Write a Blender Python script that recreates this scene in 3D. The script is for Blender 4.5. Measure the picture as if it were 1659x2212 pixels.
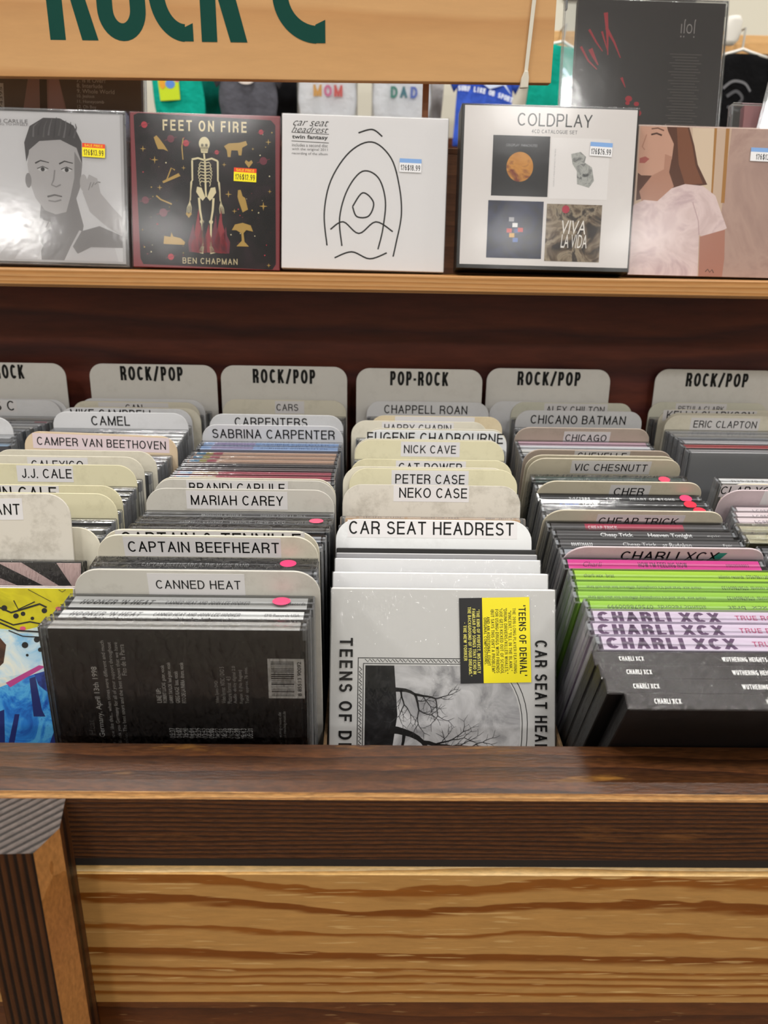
import bpy, bmesh, math, random
from mathutils import Matrix, Vector

# ------------------------------------------------------------------ scene, camera, light
random.seed(7)
for o in list(bpy.data.objects):
    bpy.data.objects.remove(o, do_unlink=True)
SC = bpy.context.scene
COL = SC.collection
M = 0.001          # everything below is measured in millimetres from the lens
Z0 = 1.2           # lens height above the shop floor in metres
R = math.radians

cam = bpy.data.cameras.new('camera')
cam.sensor_fit = 'VERTICAL'
cam.sensor_height = 24.0
cam.lens = 24.0 * 1662.0 / 2212.0
cam.clip_start = 0.01
cam.clip_end = 60
cam.dof.use_dof = True
cam.dof.focus_distance = 0.47
cam.dof.aperture_fstop = 9.0
co = bpy.data.objects.new('camera', cam)
COL.objects.link(co)
co.location = (0, 0, Z0)
co.rotation_euler = (Matrix.Rotation(R(-1.05), 3, 'Z') @ Matrix.Rotation(R(70), 3, 'X') @ Matrix.Rotation(R(1.05), 3, 'Z')).to_euler()
SC.camera = co

w = bpy.data.worlds.new('world')
w.use_nodes = True
w.node_tree.nodes['Background'].inputs[0].default_value = (1.0, 0.98, 0.95, 1)
w.node_tree.nodes['Background'].inputs[1].default_value = 0.3
SC.world = w
SC.view_settings.view_transform = 'Standard'
SC.view_settings.look = 'None'
SC.view_settings.gamma = 1.0
SC.view_settings.use_curve_mapping = False
SC.view_settings.exposure = 0.0
LAMP_W = 14.5      # watts of one ceiling lamp
LAMPS = [(x, y) for y in (-1.9, 0.1, 1.6) for x in (-2.1, -0.7, 0.7, 2.1)] + [(x, -3.3) for x in (-2.2, -1.28, 0.86, 1.65)]

# ------------------------------------------------------------------ helpers
def lin(c):
    if isinstance(c, str):
        c = tuple(int(c[i:i + 2], 16) for i in (0, 2, 4))
    r = []
    for v in c:
        v /= 255.0
        r.append(v / 12.92 if v <= 0.04045 else ((v + 0.055) / 1.055) ** 2.4)
    return (r[0], r[1], r[2], 1.0)

MATS = {}
def mat(col, rough=0.5, spec=0.5, key=None):
    k = key or ('m', col, rough, spec)
    if k in MATS:
        return MATS[k]
    m = bpy.data.materials.new('plain_' + (col if isinstance(col, str) else 'c'))
    m.use_nodes = True
    b = m.node_tree.nodes['Principled BSDF']
    b.inputs['Base Color'].default_value = lin(col)
    b.inputs['Roughness'].default_value = rough
    b.inputs['Specular IOR Level'].default_value = spec
    MATS[k] = m
    return m

def nodes(m):
    nt = m.node_tree
    def N(t, **kw):
        n = nt.nodes.new(t)
        for k, v in kw.items():
            if k in n.inputs.keys():
                n.inputs[k].default_value = v
            else:
                setattr(n, k, v)
        return n
    return nt, N, nt.links.new

def ramp(n, stops):
    e = n.color_ramp.elements
    while len(e) > 1:
        e.remove(e[-1])
    e[0].position, e[0].color = stops[0]
    for p, c in stops[1:]:
        x = e.new(p)
        x.color = c

def wood(name, stops, stretch, rings, k=6.0, rough=0.45, bump=0.15, noise_amt=0.35, fine=120, wear=None, spec=0.4, scratch=None, coat=0.0):
    """contour-ring wood: stretched noise + a ramp across the grain, folded into rings"""
    m = bpy.data.materials.new(name)
    m.use_nodes = True
    nt, N, L = nodes(m)
    b = nt.nodes['Principled BSDF']
    tc = N('ShaderNodeTexCoord')
    mp = N('ShaderNodeMapping')
    mp.inputs['Scale'].default_value = stretch
    L(tc.outputs['Object'], mp.inputs['Vector'])
    nz = N('ShaderNodeTexNoise', Scale=1.0, Detail=3.0, Roughness=0.5)
    L(mp.outputs[0], nz.inputs['Vector'])
    dp = N('ShaderNodeVectorMath', operation='DOT_PRODUCT')
    dp.inputs[1].default_value = rings
    L(tc.outputs['Object'], dp.inputs[0])
    ma = N('ShaderNodeMath', operation='MULTIPLY_ADD')
    ma.inputs[1].default_value = k
    L(nz.outputs['Fac'], ma.inputs[0])
    L(dp.outputs['Value'], ma.inputs[2])
    fr = N('ShaderNodeMath', operation='FRACT')
    L(ma.outputs[0], fr.inputs[0])
    cr = N('ShaderNodeValToRGB')
    ramp(cr, [(p, lin(c)) for p, c in stops])
    L(fr.outputs[0], cr.inputs[0])
    mp2 = N('ShaderNodeMapping')
    mp2.inputs['Scale'].default_value = tuple(s * fine / 6 for s in stretch)
    L(tc.outputs['Object'], mp2.inputs['Vector'])
    n2 = N('ShaderNodeTexNoise', Scale=1.0, Detail=5.0, Roughness=0.65)
    L(mp2.outputs[0], n2.inputs['Vector'])
    mr = N('ShaderNodeMapRange')
    mr.inputs['From Min'].default_value = 0.3
    mr.inputs['From Max'].default_value = 0.7
    mr.inputs['To Min'].default_value = 1.0 - noise_amt
    mr.inputs['To Max'].default_value = 1.0 + noise_amt * 0.6
    L(n2.outputs['Fac'], mr.inputs['Value'])
    vm = N('ShaderNodeVectorMath', operation='SCALE')
    L(cr.outputs[0], vm.inputs[0])
    L(mr.outputs[0], vm.inputs['Scale'])
    colout = vm.outputs[0]
    if wear:
        wc, wscale, lo, hi = wear
        n3 = N('ShaderNodeTexNoise', Scale=1.0, Detail=6.0, Roughness=0.7)
        mp3 = N('ShaderNodeMapping')
        mp3.inputs['Scale'].default_value = wscale
        L(tc.outputs['Object'], mp3.inputs['Vector'])
        L(mp3.outputs[0], n3.inputs['Vector'])
        r3 = N('ShaderNodeValToRGB')
        ramp(r3, [(lo, (0, 0, 0, 1)), (hi, (1, 1, 1, 1))])
        L(n3.outputs['Fac'], r3.inputs[0])
        mx = N('ShaderNodeMix', data_type='RGBA')
        L(r3.outputs[0], mx.inputs[0])
        L(colout, mx.inputs[6])
        mx.inputs[7].default_value = lin(wc)
        colout = mx.outputs[2]
    if scratch:
        sc, amt = scratch
        mp4 = N('ShaderNodeMapping')
        mp4.inputs['Scale'].default_value = (60, 60, 420)
        mp4.inputs['Rotation'].default_value = (0, R(18), 0)
        L(tc.outputs['Object'], mp4.inputs['Vector'])
        n4 = N('ShaderNodeTexNoise', Scale=1.0, Detail=2.0, Roughness=0.4)
        L(mp4.outputs[0], n4.inputs['Vector'])
        r4 = N('ShaderNodeValToRGB')
        ramp(r4, [(0.66, (0, 0, 0, 1)), (0.71, (amt, amt, amt, 1))])
        L(n4.outputs['Fac'], r4.inputs[0])
        mx = N('ShaderNodeMix', data_type='RGBA')
        L(r4.outputs[0], mx.inputs[0])
        L(colout, mx.inputs[6])
        mx.inputs[7].default_value = lin(sc)
        colout = mx.outputs[2]
    L(colout, b.inputs['Base Color'])
    b.inputs['Roughness'].default_value = rough
    b.inputs['Specular IOR Level'].default_value = spec
    b.inputs['Coat Weight'].default_value = coat
    b.inputs['Coat Roughness'].default_value = 0.25
    bp = N('ShaderNodeBump')
    bp.inputs['Strength'].default_value = bump
    bp.inputs['Distance'].default_value = 0.001
    ad = N('ShaderNodeMath', operation='MULTIPLY_ADD')
    ad.inputs[1].default_value = -0.6
    L(fr.outputs[0], ad.inputs[0])
    L(n2.outputs['Fac'], ad.inputs[2])
    L(ad.outputs[0], bp.inputs['Height'])
    L(bp.outputs[0], b.inputs['Normal'])
    return m

def board_mat():
    """the golden pine board: hand-set growth bands across its height, drifting along its length"""
    m = bpy.data.materials.new('golden_pine_board')
    m.use_nodes = True
    nt, N, L = nodes(m)
    b = nt.nodes['Principled BSDF']
    tc = N('ShaderNodeTexCoord')
    sx = N('ShaderNodeSeparateXYZ')
    L(tc.outputs['Object'], sx.inputs[0])
    mr = N('ShaderNodeMapRange')
    mr.inputs['From Min'].default_value = 0.848
    mr.inputs['From Max'].default_value = 0.930
    L(sx.outputs['Z'], mr.inputs['Value'])
    def noise(scale, det, rgh, dist=0.0):
        mp = N('ShaderNodeMapping')
        mp.inputs['Scale'].default_value = scale
        L(tc.outputs['Object'], mp.inputs['Vector'])
        n = N('ShaderNodeTexNoise', Scale=1.0, Detail=det, Roughness=rgh, Distortion=dist)
        L(mp.outputs[0], n.inputs['Vector'])
        return n.outputs['Fac']
    def math_(op, a, c_, d=None, clamp=False):
        n = N('ShaderNodeMath', operation=op, use_clamp=clamp)
        for i, v in enumerate((a, c_, d)):
            if v is None: continue
            if isinstance(v, (int, float)): n.inputs[i].default_value = v
            else: L(v, n.inputs[i])
        return n.outputs[0]
    t = mr.outputs[0]
    amp = math_('MULTIPLY_ADD', math_('MULTIPLY', t, t), 0.62, 0.10)
    drift = math_('MULTIPLY', math_('SUBTRACT', noise((4.2, 3, 7), 2.0, 0.5), 0.5), amp)
    jag = math_('MULTIPLY', math_('SUBTRACT', noise((26, 20, 160), 2.0, 0.6), 0.5), math_('MULTIPLY', amp, 0.28))
    slope = math_('MULTIPLY', sx.outputs['X'], math_('MULTIPLY', t, 0.55))
    v = math_('ADD', math_('ADD', t, drift), math_('ADD', jag, slope))
    cr = N('ShaderNodeValToRGB')
    A, D, E = lin('b1834a'), lin('8a5119'), lin('7a430f')
    st = []
    for p, w_, c_ in ((0.075, 0.010, D), (0.15, 0.008, D), (0.205, 0.006, D), (0.255, 0.010, D), (0.365, 0.030, E), (0.55, 0.014, D), (0.755, 0.026, E), (0.93, 0.05, D)):
        st += [(p - w_ - 0.014, A), (p - w_ * 0.4, c_), (p + w_, c_), (p + w_ + 0.006, A)]
    ramp(cr, st)
    L(v, cr.inputs[0])
    n2 = noise((40, 100, 260), 5.0, 0.7)
    m2 = N('ShaderNodeMapRange')
    for k_, v_ in (('From Min', 0.3), ('From Max', 0.7), ('To Min', 0.86), ('To Max', 1.1)):
        m2.inputs[k_].default_value = v_
    L(n2, m2.inputs['Value'])
    vm = N('ShaderNodeVectorMath', operation='SCALE')
    L(cr.outputs[0], vm.inputs[0])
    L(m2.outputs[0], vm.inputs['Scale'])
    colo = vm.outputs[0]
    for rot, thr in ((24, 0.70), (-16, 0.72), (4, 0.69)):      # pale scratches
        mp = N('ShaderNodeMapping')
        mp.inputs['Rotation'].default_value = (0, R(rot), 0)
        mp.inputs['Scale'].default_value = (38, 60, 620)
        L(tc.outputs['Object'], mp.inputs['Vector'])
        n4 = N('ShaderNodeTexNoise', Scale=1.0, Detail=1.5, Roughness=0.4, Distortion=0.3)
        L(mp.outputs[0], n4.inputs['Vector'])
        r4 = N('ShaderNodeValToRGB')
        ramp(r4, [(thr - 0.02, (0, 0, 0, 1)), (thr + 0.03, (0.6, 0.6, 0.6, 1))])
        L(n4.outputs['Fac'], r4.inputs[0])
        mx = N('ShaderNodeMix', data_type='RGBA')
        L(r4.outputs[0], mx.inputs[0])
        L(colo, mx.inputs[6])
        mx.inputs[7].default_value = lin('cfa970')
        colo = mx.outputs[2]
    L(colo, b.inputs['Base Color'])
    b.inputs['Roughness'].default_value = 0.4
    b.inputs['Specular IOR Level'].default_value = 0.35
    bp = N('ShaderNodeBump')
    bp.inputs['Strength'].default_value = 0.25
    bp.inputs['Distance'].default_value = 0.0008
    L(n2, bp.inputs['Height'])
    L(bp.outputs[0], b.inputs['Normal'])
    return m

def card_mat(col, dirt, amount, rough=0.45):
    """plastic card with blotchy grime of its own"""
    m = bpy.data.materials.new('card')
    m.use_nodes = True
    nt, N, L = nodes(m)
    b = nt.nodes['Principled BSDF']
    oi = N('ShaderNodeObjectInfo')
    tc = N('ShaderNodeTexCoord')
    ad = N('ShaderNodeVectorMath', operation='ADD')
    L(tc.outputs['Object'], ad.inputs[0])
    L(oi.outputs['Random'], ad.inputs[1])
    n1 = N('ShaderNodeTexNoise', Scale=55.0, Detail=9.0, Roughness=0.75)
    L(ad.outputs[0], n1.inputs['Vector'])
    cr = N('ShaderNodeValToRGB')
    ramp(cr, [(0.5, (0, 0, 0, 1)), (0.78, (amount, amount, amount, 1))])
    L(n1.outputs['Fac'], cr.inputs[0])
    mx = N('ShaderNodeMix', data_type='RGBA')
    L(cr.outputs[0], mx.inputs[0])
    mx.inputs[6].default_value = lin(col)
    mx.inputs[7].default_value = lin(dirt)
    L(mx.outputs[2], b.inputs['Base Color'])
    b.inputs['Roughness'].default_value = rough
    b.inputs['Specular IOR Level'].default_value = 0.35
    return m

def clear_mat(name, tint, fac, rough, bscale, bstr, haze=0.0, stretch=(1, 1, 1)):
    """thin clear plastic: transparent with fresnel gloss and a crinkled normal"""
    m = bpy.data.materials.new(name)
    m.use_nodes = True
    nt, N, L = nodes(m)
    nt.nodes.remove(nt.nodes['Principled BSDF'])
    out = nt.nodes['Material Output']
    tr = N('ShaderNodeBsdfTransparent')
    tr.inputs[0].default_value = lin(tint)
    gl = N('ShaderNodeBsdfGlossy')
    gl.inputs['Roughness'].default_value = rough
    fr = N('ShaderNodeFresnel', IOR=1.5)
    tc = N('ShaderNodeTexCoord')
    oi = N('ShaderNodeObjectInfo')
    mp = N('ShaderNodeMapping')
    mp.inputs['Scale'].default_value = stretch
    L(tc.outputs['Object'], mp.inputs['Vector'])
    sm = N('ShaderNodeVectorMath', operation='ADD')
    L(mp.outputs[0], sm.inputs[0])
    L(oi.outputs['Random'], sm.inputs[1])
    nz = N('ShaderNodeTexNoise', Scale=bscale, Detail=3.0, Roughness=0.6)
    L(sm.outputs[0], nz.inputs['Vector'])
    bp = N('ShaderNodeBump')
    bp.inputs['Strength'].default_value = bstr
    bp.inputs['Distance'].default_value = 0.002
    L(nz.outputs['Fac'], bp.inputs['Height'])
    L(bp.outputs[0], gl.inputs['Normal'])
    L(bp.outputs[0], fr.inputs['Normal'])
    mu = N('ShaderNodeMath', operation='MULTIPLY_ADD', use_clamp=True)
    mu.inputs[1].default_value = fac
    mu.inputs[2].default_value = 0.01
    L(fr.outputs[0], mu.inputs[0])
    mix = N('ShaderNodeMixShader')
    L(mu.outputs[0], mix.inputs[0])
    L(tr.outputs[0], mix.inputs[1])
    L(gl.outputs[0], mix.inputs[2])
    last = mix
    if haze:
        df = N('ShaderNodeBsdfDiffuse')
        df.inputs[0].default_value = lin('e6e8ec')
        m2 = N('ShaderNodeMixShader')
        m2.inputs[0].default_value = haze
        L(mix.outputs[0], m2.inputs[1])
        L(df.outputs[0], m2.inputs[2])
        last = m2
    L(last.outputs[0], out.inputs['Surface'])
    return m

def cloth_mat(col):
    m = bpy.data.materials.new('cloth')
    m.use_nodes = True
    nt, N, L = nodes(m)
    b = nt.nodes['Principled BSDF']
    b.inputs['Base Color'].default_value = lin(col)
    b.inputs['Roughness'].default_value = 0.9
    b.inputs['Specular IOR Level'].default_value = 0.1
    tc = N('ShaderNodeTexCoord')
    nz = N('ShaderNodeTexNoise', Scale=14.0, Detail=4.0)
    L(tc.outputs['Object'], nz.inputs['Vector'])
    bp = N('ShaderNodeBump')
    bp.inputs['Strength'].default_value = 0.5
    bp.inputs['Distance'].default_value = 0.03
    L(nz.outputs['Fac'], bp.inputs['Height'])
    L(bp.outputs[0], b.inputs['Normal'])
    return m

def mesh_obj(name, verts, faces, mats, idx=None, parent=None, smooth=False):
    me = bpy.data.meshes.new(name)
    me.from_pydata(verts, [], faces)
    for m in (mats if isinstance(mats, list) else [mats]):
        me.materials.append(m)
    if idx:
        for p, i in zip(me.polygons, idx):
            p.material_index = i
    if smooth:
        for p in me.polygons:
            p.use_smooth = True
    o = bpy.data.objects.new(name, me)
    COL.objects.link(o)
    if parent:
        o.parent = parent
    return o

def data_obj(name, me, parent):
    o = bpy.data.objects.new(name, me)
    COL.objects.link(o)
    o.parent = parent
    return o

def thing(name, label, cat, loc=(0, 0, 0), rot=(0, 0, 0), group=None):
    o = bpy.data.objects.new(name, None)
    o.empty_display_size = 0.02
    COL.objects.link(o)
    o.location = loc
    o.rotation_euler = rot
    o['label'] = label
    o['category'] = cat
    if group:
        o['group'] = group
    return o

def W(x, y, z):
    return (x * M, y * M, Z0 + z * M)

BOXES = {}
def box_mesh(name, x0, x1, y0, y1, z0, z1, mats, bev=0.0, pick=None, seg=1):
    """bevelled box in mm, cached; pick(normal) -> material slot"""
    key = (name, x0, x1, y0, y1, z0, z1, tuple(m.name for m in mats), bev, seg)
    if key in BOXES:
        return BOXES[key]
    bm = bmesh.new()
    bmesh.ops.create_cube(bm, size=1.0)
    for v in bm.verts:
        v.co = Vector(((x0 + x1) / 2 + v.co.x * (x1 - x0), (y0 + y1) / 2 + v.co.y * (y1 - y0), (z0 + z1) / 2 + v.co.z * (z1 - z0))) * M
    if bev:
        bmesh.ops.bevel(bm, geom=list(bm.edges), offset=bev * M, segments=seg, affect='EDGES', profile=0.5)
    bm.normal_update()
    me = bpy.data.meshes.new(name)
    if pick:
        for f in bm.faces:
            f.material_index = pick(f.normal)
    bm.to_mesh(me)
    bm.free()
    for m in mats:
        me.materials.append(m)
    BOXES[key] = me
    return me

def prism(name, poly, axis, a0, a1, mats, parent, off=(0, 0, 0), bev=0.0, pick=None):
    """extrude a 2-D polygon (mm) along an axis; X: poly=(y,z), Z: poly=(x,y), Y: poly=(x,z)"""
    n = len(poly)
    def p3(p, a):
        if axis == 'X': q = (a, p[0], p[1])
        elif axis == 'Z': q = (p[0], p[1], a)
        else: q = (p[0], a, p[1])
        return ((q[0] - off[0]) * M, (q[1] - off[1]) * M, (q[2] - off[2]) * M)
    bm = bmesh.new()
    va = [bm.verts.new(p3(p, a0)) for p in poly]
    vb = [bm.verts.new(p3(p, a1)) for p in poly]
    bm.faces.new(va)
    bm.faces.new(vb[::-1])
    for i in range(n):
        bm.faces.new((va[i], vb[i], vb[(i + 1) % n], va[(i + 1) % n]))
    bmesh.ops.recalc_face_normals(bm, faces=bm.faces)
    if bev:
        bmesh.ops.bevel(bm, geom=list(bm.edges), offset=bev * M, segments=2, affect='EDGES', profile=0.5)
    bm.normal_update()
    if pick:
        for f in bm.faces:
            f.material_index = pick(f)
    me = bpy.data.meshes.new(name)
    bm.to_mesh(me)
    bm.free()
    for m in (mats if isinstance(mats, list) else [mats]):
        me.materials.append(m)
    return data_obj(name, me, parent)

# ---- lettering
TXT = {}
def text_geo(body, bold=0.0, shear=0.0):
    k = (body, bold, shear)
    if k in TXT:
        return TXT[k]
    cu = bpy.data.curves.new('lettering', 'FONT')
    cu.body = body
    cu.size = 1.0
    cu.resolution_u = 3
    cu.offset = bold
    cu.shear = shear
    ob = bpy.data.objects.new('lettering', cu)
    COL.objects.link(ob)
    bpy.context.view_layer.update()
    me = bpy.data.meshes.new_from_object(ob.evaluated_get(bpy.context.evaluated_depsgraph_get()))
    vs = [(v.co.x, v.co.y) for v in me.vertices]
    fs = [tuple(p.vertices) for p in me.polygons]
    bpy.data.objects.remove(ob, do_unlink=True)
    bpy.data.meshes.remove(me)
    bpy.data.curves.remove(cu)
    x0, x1 = min(v[0] for v in vs), max(v[0] for v in vs)
    y0, y1 = min(v[1] for v in vs), max(v[1] for v in vs)
    TXT[k] = (vs, fs, x0, x1, y0, y1)
    return TXT[k]


# ---- plain grotesque capitals drawn from strokes: x,y in the unit cell; arcs as ('a',cx,cy,rx,ry,a0,a1)
def _ell(cx, cy, rx, ry, a0, a1): return ('a', cx, cy, rx, ry, a0, a1)
GLY = {
 'A': (0.70, [[(0, 0), (.5, 1)], [(1, 0), (.5, 1)], [(.2, .35), (.8, .35)]]),
 'B': (0.64, [[(0, 0), (0, 1)], [(0, 1), (.55, 1)], [(0, .53), (.6, .53)], [(0, 0), (.58, 0)], [_ell(.55, .765, .38, .235, 90, -90)], [_ell(.58, .265, .42, .265, 90, -90)]]),
 'C': (0.70, [[_ell(.52, .5, .52, .5, 42, 318)]]),
 'D': (0.68, [[(0, 0), (0, 1)], [(0, 1), (.42, 1)], [(0, 0), (.42, 0)], [_ell(.42, .5, .58, .5, 90, -90)]]),
 'E': (0.60, [[(0, 0), (0, 1)], [(0, 1), (1, 1)], [(0, .53), (.92, .53)], [(0, 0), (1, 0)]]),
 'F': (0.56, [[(0, 0), (0, 1)], [(0, 1), (1, 1)], [(0, .52), (.88, .52)]]),
 'G': (0.74, [[_ell(.52, .5, .52, .5, 42, 350)], [(.55, .45), (1, .45)], [(1, .45), (1, .0)]]),
 'H': (0.66, [[(0, 0), (0, 1)], [(1, 0), (1, 1)], [(0, .52), (1, .52)]]),
 'I': (0.12, [[(.5, 0), (.5, 1)]]),
 'J': (0.48, [[(1, 1), (1, .3)], [_ell(.5, .3, .5, .3, 0, -170)]]),
 'K': (0.66, [[(0, 0), (0, 1)], [(0, .34), (.95, 1)], [(.36, .56), (1, 0)]]),
 'L': (0.54, [[(0, 0), (0, 1)], [(0, 0), (1, 0)]]),
 'M': (0.80, [[(0, 0), (0, 1)], [(1, 0), (1, 1)], [(0, 1), (.5, .02)], [(1, 1), (.5, .02)]]),
 'N': (0.68, [[(0, 0), (0, 1)], [(1, 0), (1, 1)], [(0, 1), (1, 0)]]),
 'O': (0.76, [[_ell(.5, .5, .5, .5, 0, 360)]]),
 'P': (0.62, [[(0, 0), (0, 1)], [(0, 1), (.58, 1)], [(0, .46), (.58, .46)], [_ell(.58, .73, .42, .27, 90, -90)]]),
 'Q': (0.76, [[_ell(.5, .5, .5, .5, 0, 360)], [(.6, .25), (1, -.02)]]),
 'R': (0.66, [[(0, 0), (0, 1)], [(0, 1), (.58, 1)], [(0, .5), (.58, .5)], [_ell(.58, .75, .40, .25, 90, -90)], [(.62, .48), (.95, .3), (.97, 0)]]),
 'S': (0.63, [[_ell(.5, .755, .46, .245, 20, 180), _ell(.5, .755, .46, .245, 180, 262), _ell(.5, .26, .5, .26, 82, 0), _ell(.5, .26, .5, .26, 0, -165)]]),
 'T': (0.62, [[(.5, 0), (.5, 1)], [(0, 1), (1, 1)]]),
 'U': (0.66, [[(0, 1), (0, .34)], [(1, 1), (1, .34)], [_ell(.5, .34, .5, .34, 180, 360)]]),
 'V': (0.66, [[(0, 1), (.5, 0)], [(1, 1), (.5, 0)]]),
 'W': (0.96, [[(0, 1), (.26, 0)], [(.5, 1), (.26, 0)], [(.5, 1), (.74, 0)], [(1, 1), (.74, 0)]]),
 'X': (0.66, [[(0, 1), (1, 0)], [(0, 0), (1, 1)]]),
 'Y': (0.66, [[(0, 1), (.5, .42)], [(1, 1), (.5, .42)], [(.5, .42), (.5, 0)]]),
 'Z': (0.60, [[(0, 1), (1, 1)], [(0, 0), (1, 0)], [(1, 1), (0, 0)]]),
 '0': (0.56, [[_ell(.5, .5, .5, .5, 0, 360)]]),
 '1': (0.30, [[(1, 0), (1, 1)], [(0, .74), (1, 1)]]),
 '2': (0.54, [[_ell(.5, .72, .48, .28, 170, -20), (0, 0), (1, 0)]]),
 '3': (0.54, [[_ell(.48, .76, .44, .24, 160, -90), _ell(.48, .26, .5, .26, 90, -160)]]),
 '4': (0.58, [[(.72, 0), (.72, 1)], [(.72, 1), (0, .3)], [(0, .3), (1, .3)]]),
 '5': (0.54, [[(.95, 1), (.15, 1), (.08, .5)], [_ell(.46, .33, .52, .33, 125, -150)]]),
 '6': (0.56, [[_ell(.5, .3, .48, .3, 0, 360)], [_ell(.56, .5, .54, .5, 60, 190)]]),
 '7': (0.52, [[(0, 1), (1, 1), (.3, 0)]]),
 '8': (0.56, [[_ell(.5, .76, .42, .24, 0, 360)], [_ell(.5, .26, .5, .26, 0, 360)]]),
 '9': (0.56, [[_ell(.5, .7, .48, .3, 0, 360)], [_ell(.44, .5, .54, .5, 10, -120)]]),
 '/': (0.62, [[(0, -.04), (1, 1.04)]]), '-': (0.30, [[(0, .42), (1, .42)]]),
 ':': (0.10, [[(.5, .02), (.5, .08)], [(.5, .6), (.5, .66)]]),
 '.': (0.10, [[(.5, 0), (.5, .03)]]), ',': (0.12, [[(.6, .03), (.2, -.12)]]),
 "'": (0.10, [[(.5, .78), (.5, 1)]]), '"': (0.26, [[(0, .78), (0, 1)], [(1, .78), (1, 1)]]),
 '&': (0.72, [[(1, 0), (.2, .72)], [_ell(.4, .8, .24, .2, 200, -40)], [(.56, .66), (.1, .36)], [_ell(.38, .24, .36, .24, 130, 340)], [(.72, .2), (.95, .45)]]),
 '(': (0.22, [[_ell(1, .48, 1, .58, 130, 230)]]), ')': (0.22, [[_ell(0, .48, 1, .58, 50, -50)]]),
 '$': (0.56, [[_ell(.5, .735, .46, .225, 20, 180), _ell(.5, .735, .46, .225, 180, 262), _ell(.5, .27, .5, .23, 82, 0), _ell(.5, .27, .5, .23, 0, -165)], [(.5, -.08), (.5, 1.08)]]),
}
SGEO = {}
def stroke_geo(body, s=0.12, cond=1.0, gap=0.15):
    """quads of a line of stroke capitals, cap height 1; s = stroke weight, cond = width factor"""
    k = (body, s, cond, gap)
    if k in SGEO:
        return SGEO[k]
    vs, fs = [], []
    x = 0.0
    def quad(a, b, e0, e1, wa=None):
        dx, dy = b[0] - a[0], b[1] - a[1]
        l = math.hypot(dx, dy) or 1e-6
        ux, uy = dx / l, dy / l
        a = (a[0] - ux * e0, a[1] - uy * e0)
        b = (b[0] + ux * e1, b[1] + uy * e1)
        n = len(vs)
        for p, sg in ((a, 1), (a, -1), (b, -1), (b, 1)):
            vs.append((p[0] - uy * sg * s / 2, p[1] + ux * sg * s / 2))
        fs.append((n, n + 1, n + 2, n + 3))
    for ch in body:
        if ch == ' ':
            x += 0.30 * cond + gap * 0.5
            continue
        wd, strokes = GLY.get(ch, GLY['O'])
        wd = max(wd * cond, s)
        iw, ih = max(wd - s, 0), 1 - s
        P = lambda px, py: (x + s / 2 + px * iw, s / 2 + py * ih)
        for st in strokes:
            pts = []
            curved = False
            for q in st:
                if q[0] == 'a':
                    curved = True
                    _, cx, cy, rx, ry, a0, a1 = q
                    n = max(5, int(abs(a1 - a0) / 15))
                    for j in range(n + 1):
                        a = math.radians(a0 + (a1 - a0) * j / n)
                        pts.append(P(cx + rx * math.cos(a), cy + ry * math.sin(a)))
                else:
                    pts.append(P(*q))
            if curved:
                n = len(vs)
                m = len(pts)
                closed = math.hypot(pts[0][0] - pts[-1][0], pts[0][1] - pts[-1][1]) < 1e-4
                for j, p in enumerate(pts):
                    a = pts[j - 1] if j else (pts[-2] if closed else p)
                    b = pts[j + 1] if j < m - 1 else (pts[1] if closed else p)
                    dx, dy = b[0] - a[0], b[1] - a[1]
                    l = math.hypot(dx, dy) or 1e-6
                    vs.append((p[0] - dy / l * s / 2, p[1] + dx / l * s / 2))
                    vs.append((p[0] + dy / l * s / 2, p[1] - dx / l * s / 2))
                for j in range(m - 1):
                    q = n + 2 * j
                    fs.append((q, q + 1, q + 3, q + 2))
            else:
                for a, b in zip(pts, pts[1:]):
                    n0 = len(vs)
                    quad(a, b, s / 2, s / 2)
                    for j in range(n0, len(vs)):          # flat caps: keep inside the cap height
                        if ch not in "/,$Q()":
                            vs[j] = (vs[j][0], min(max(vs[j][1], 0.0), 1.0))
        x += wd + gap * (0.55 + 0.45 * cond)
    x0, x1 = min(v[0] for v in vs), max(v[0] for v in vs)
    y0, y1 = min(v[1] for v in vs), max(v[1] for v in vs)
    SGEO[k] = (vs, fs, x0, x1, y0, y1)
    return SGEO[k]

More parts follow.
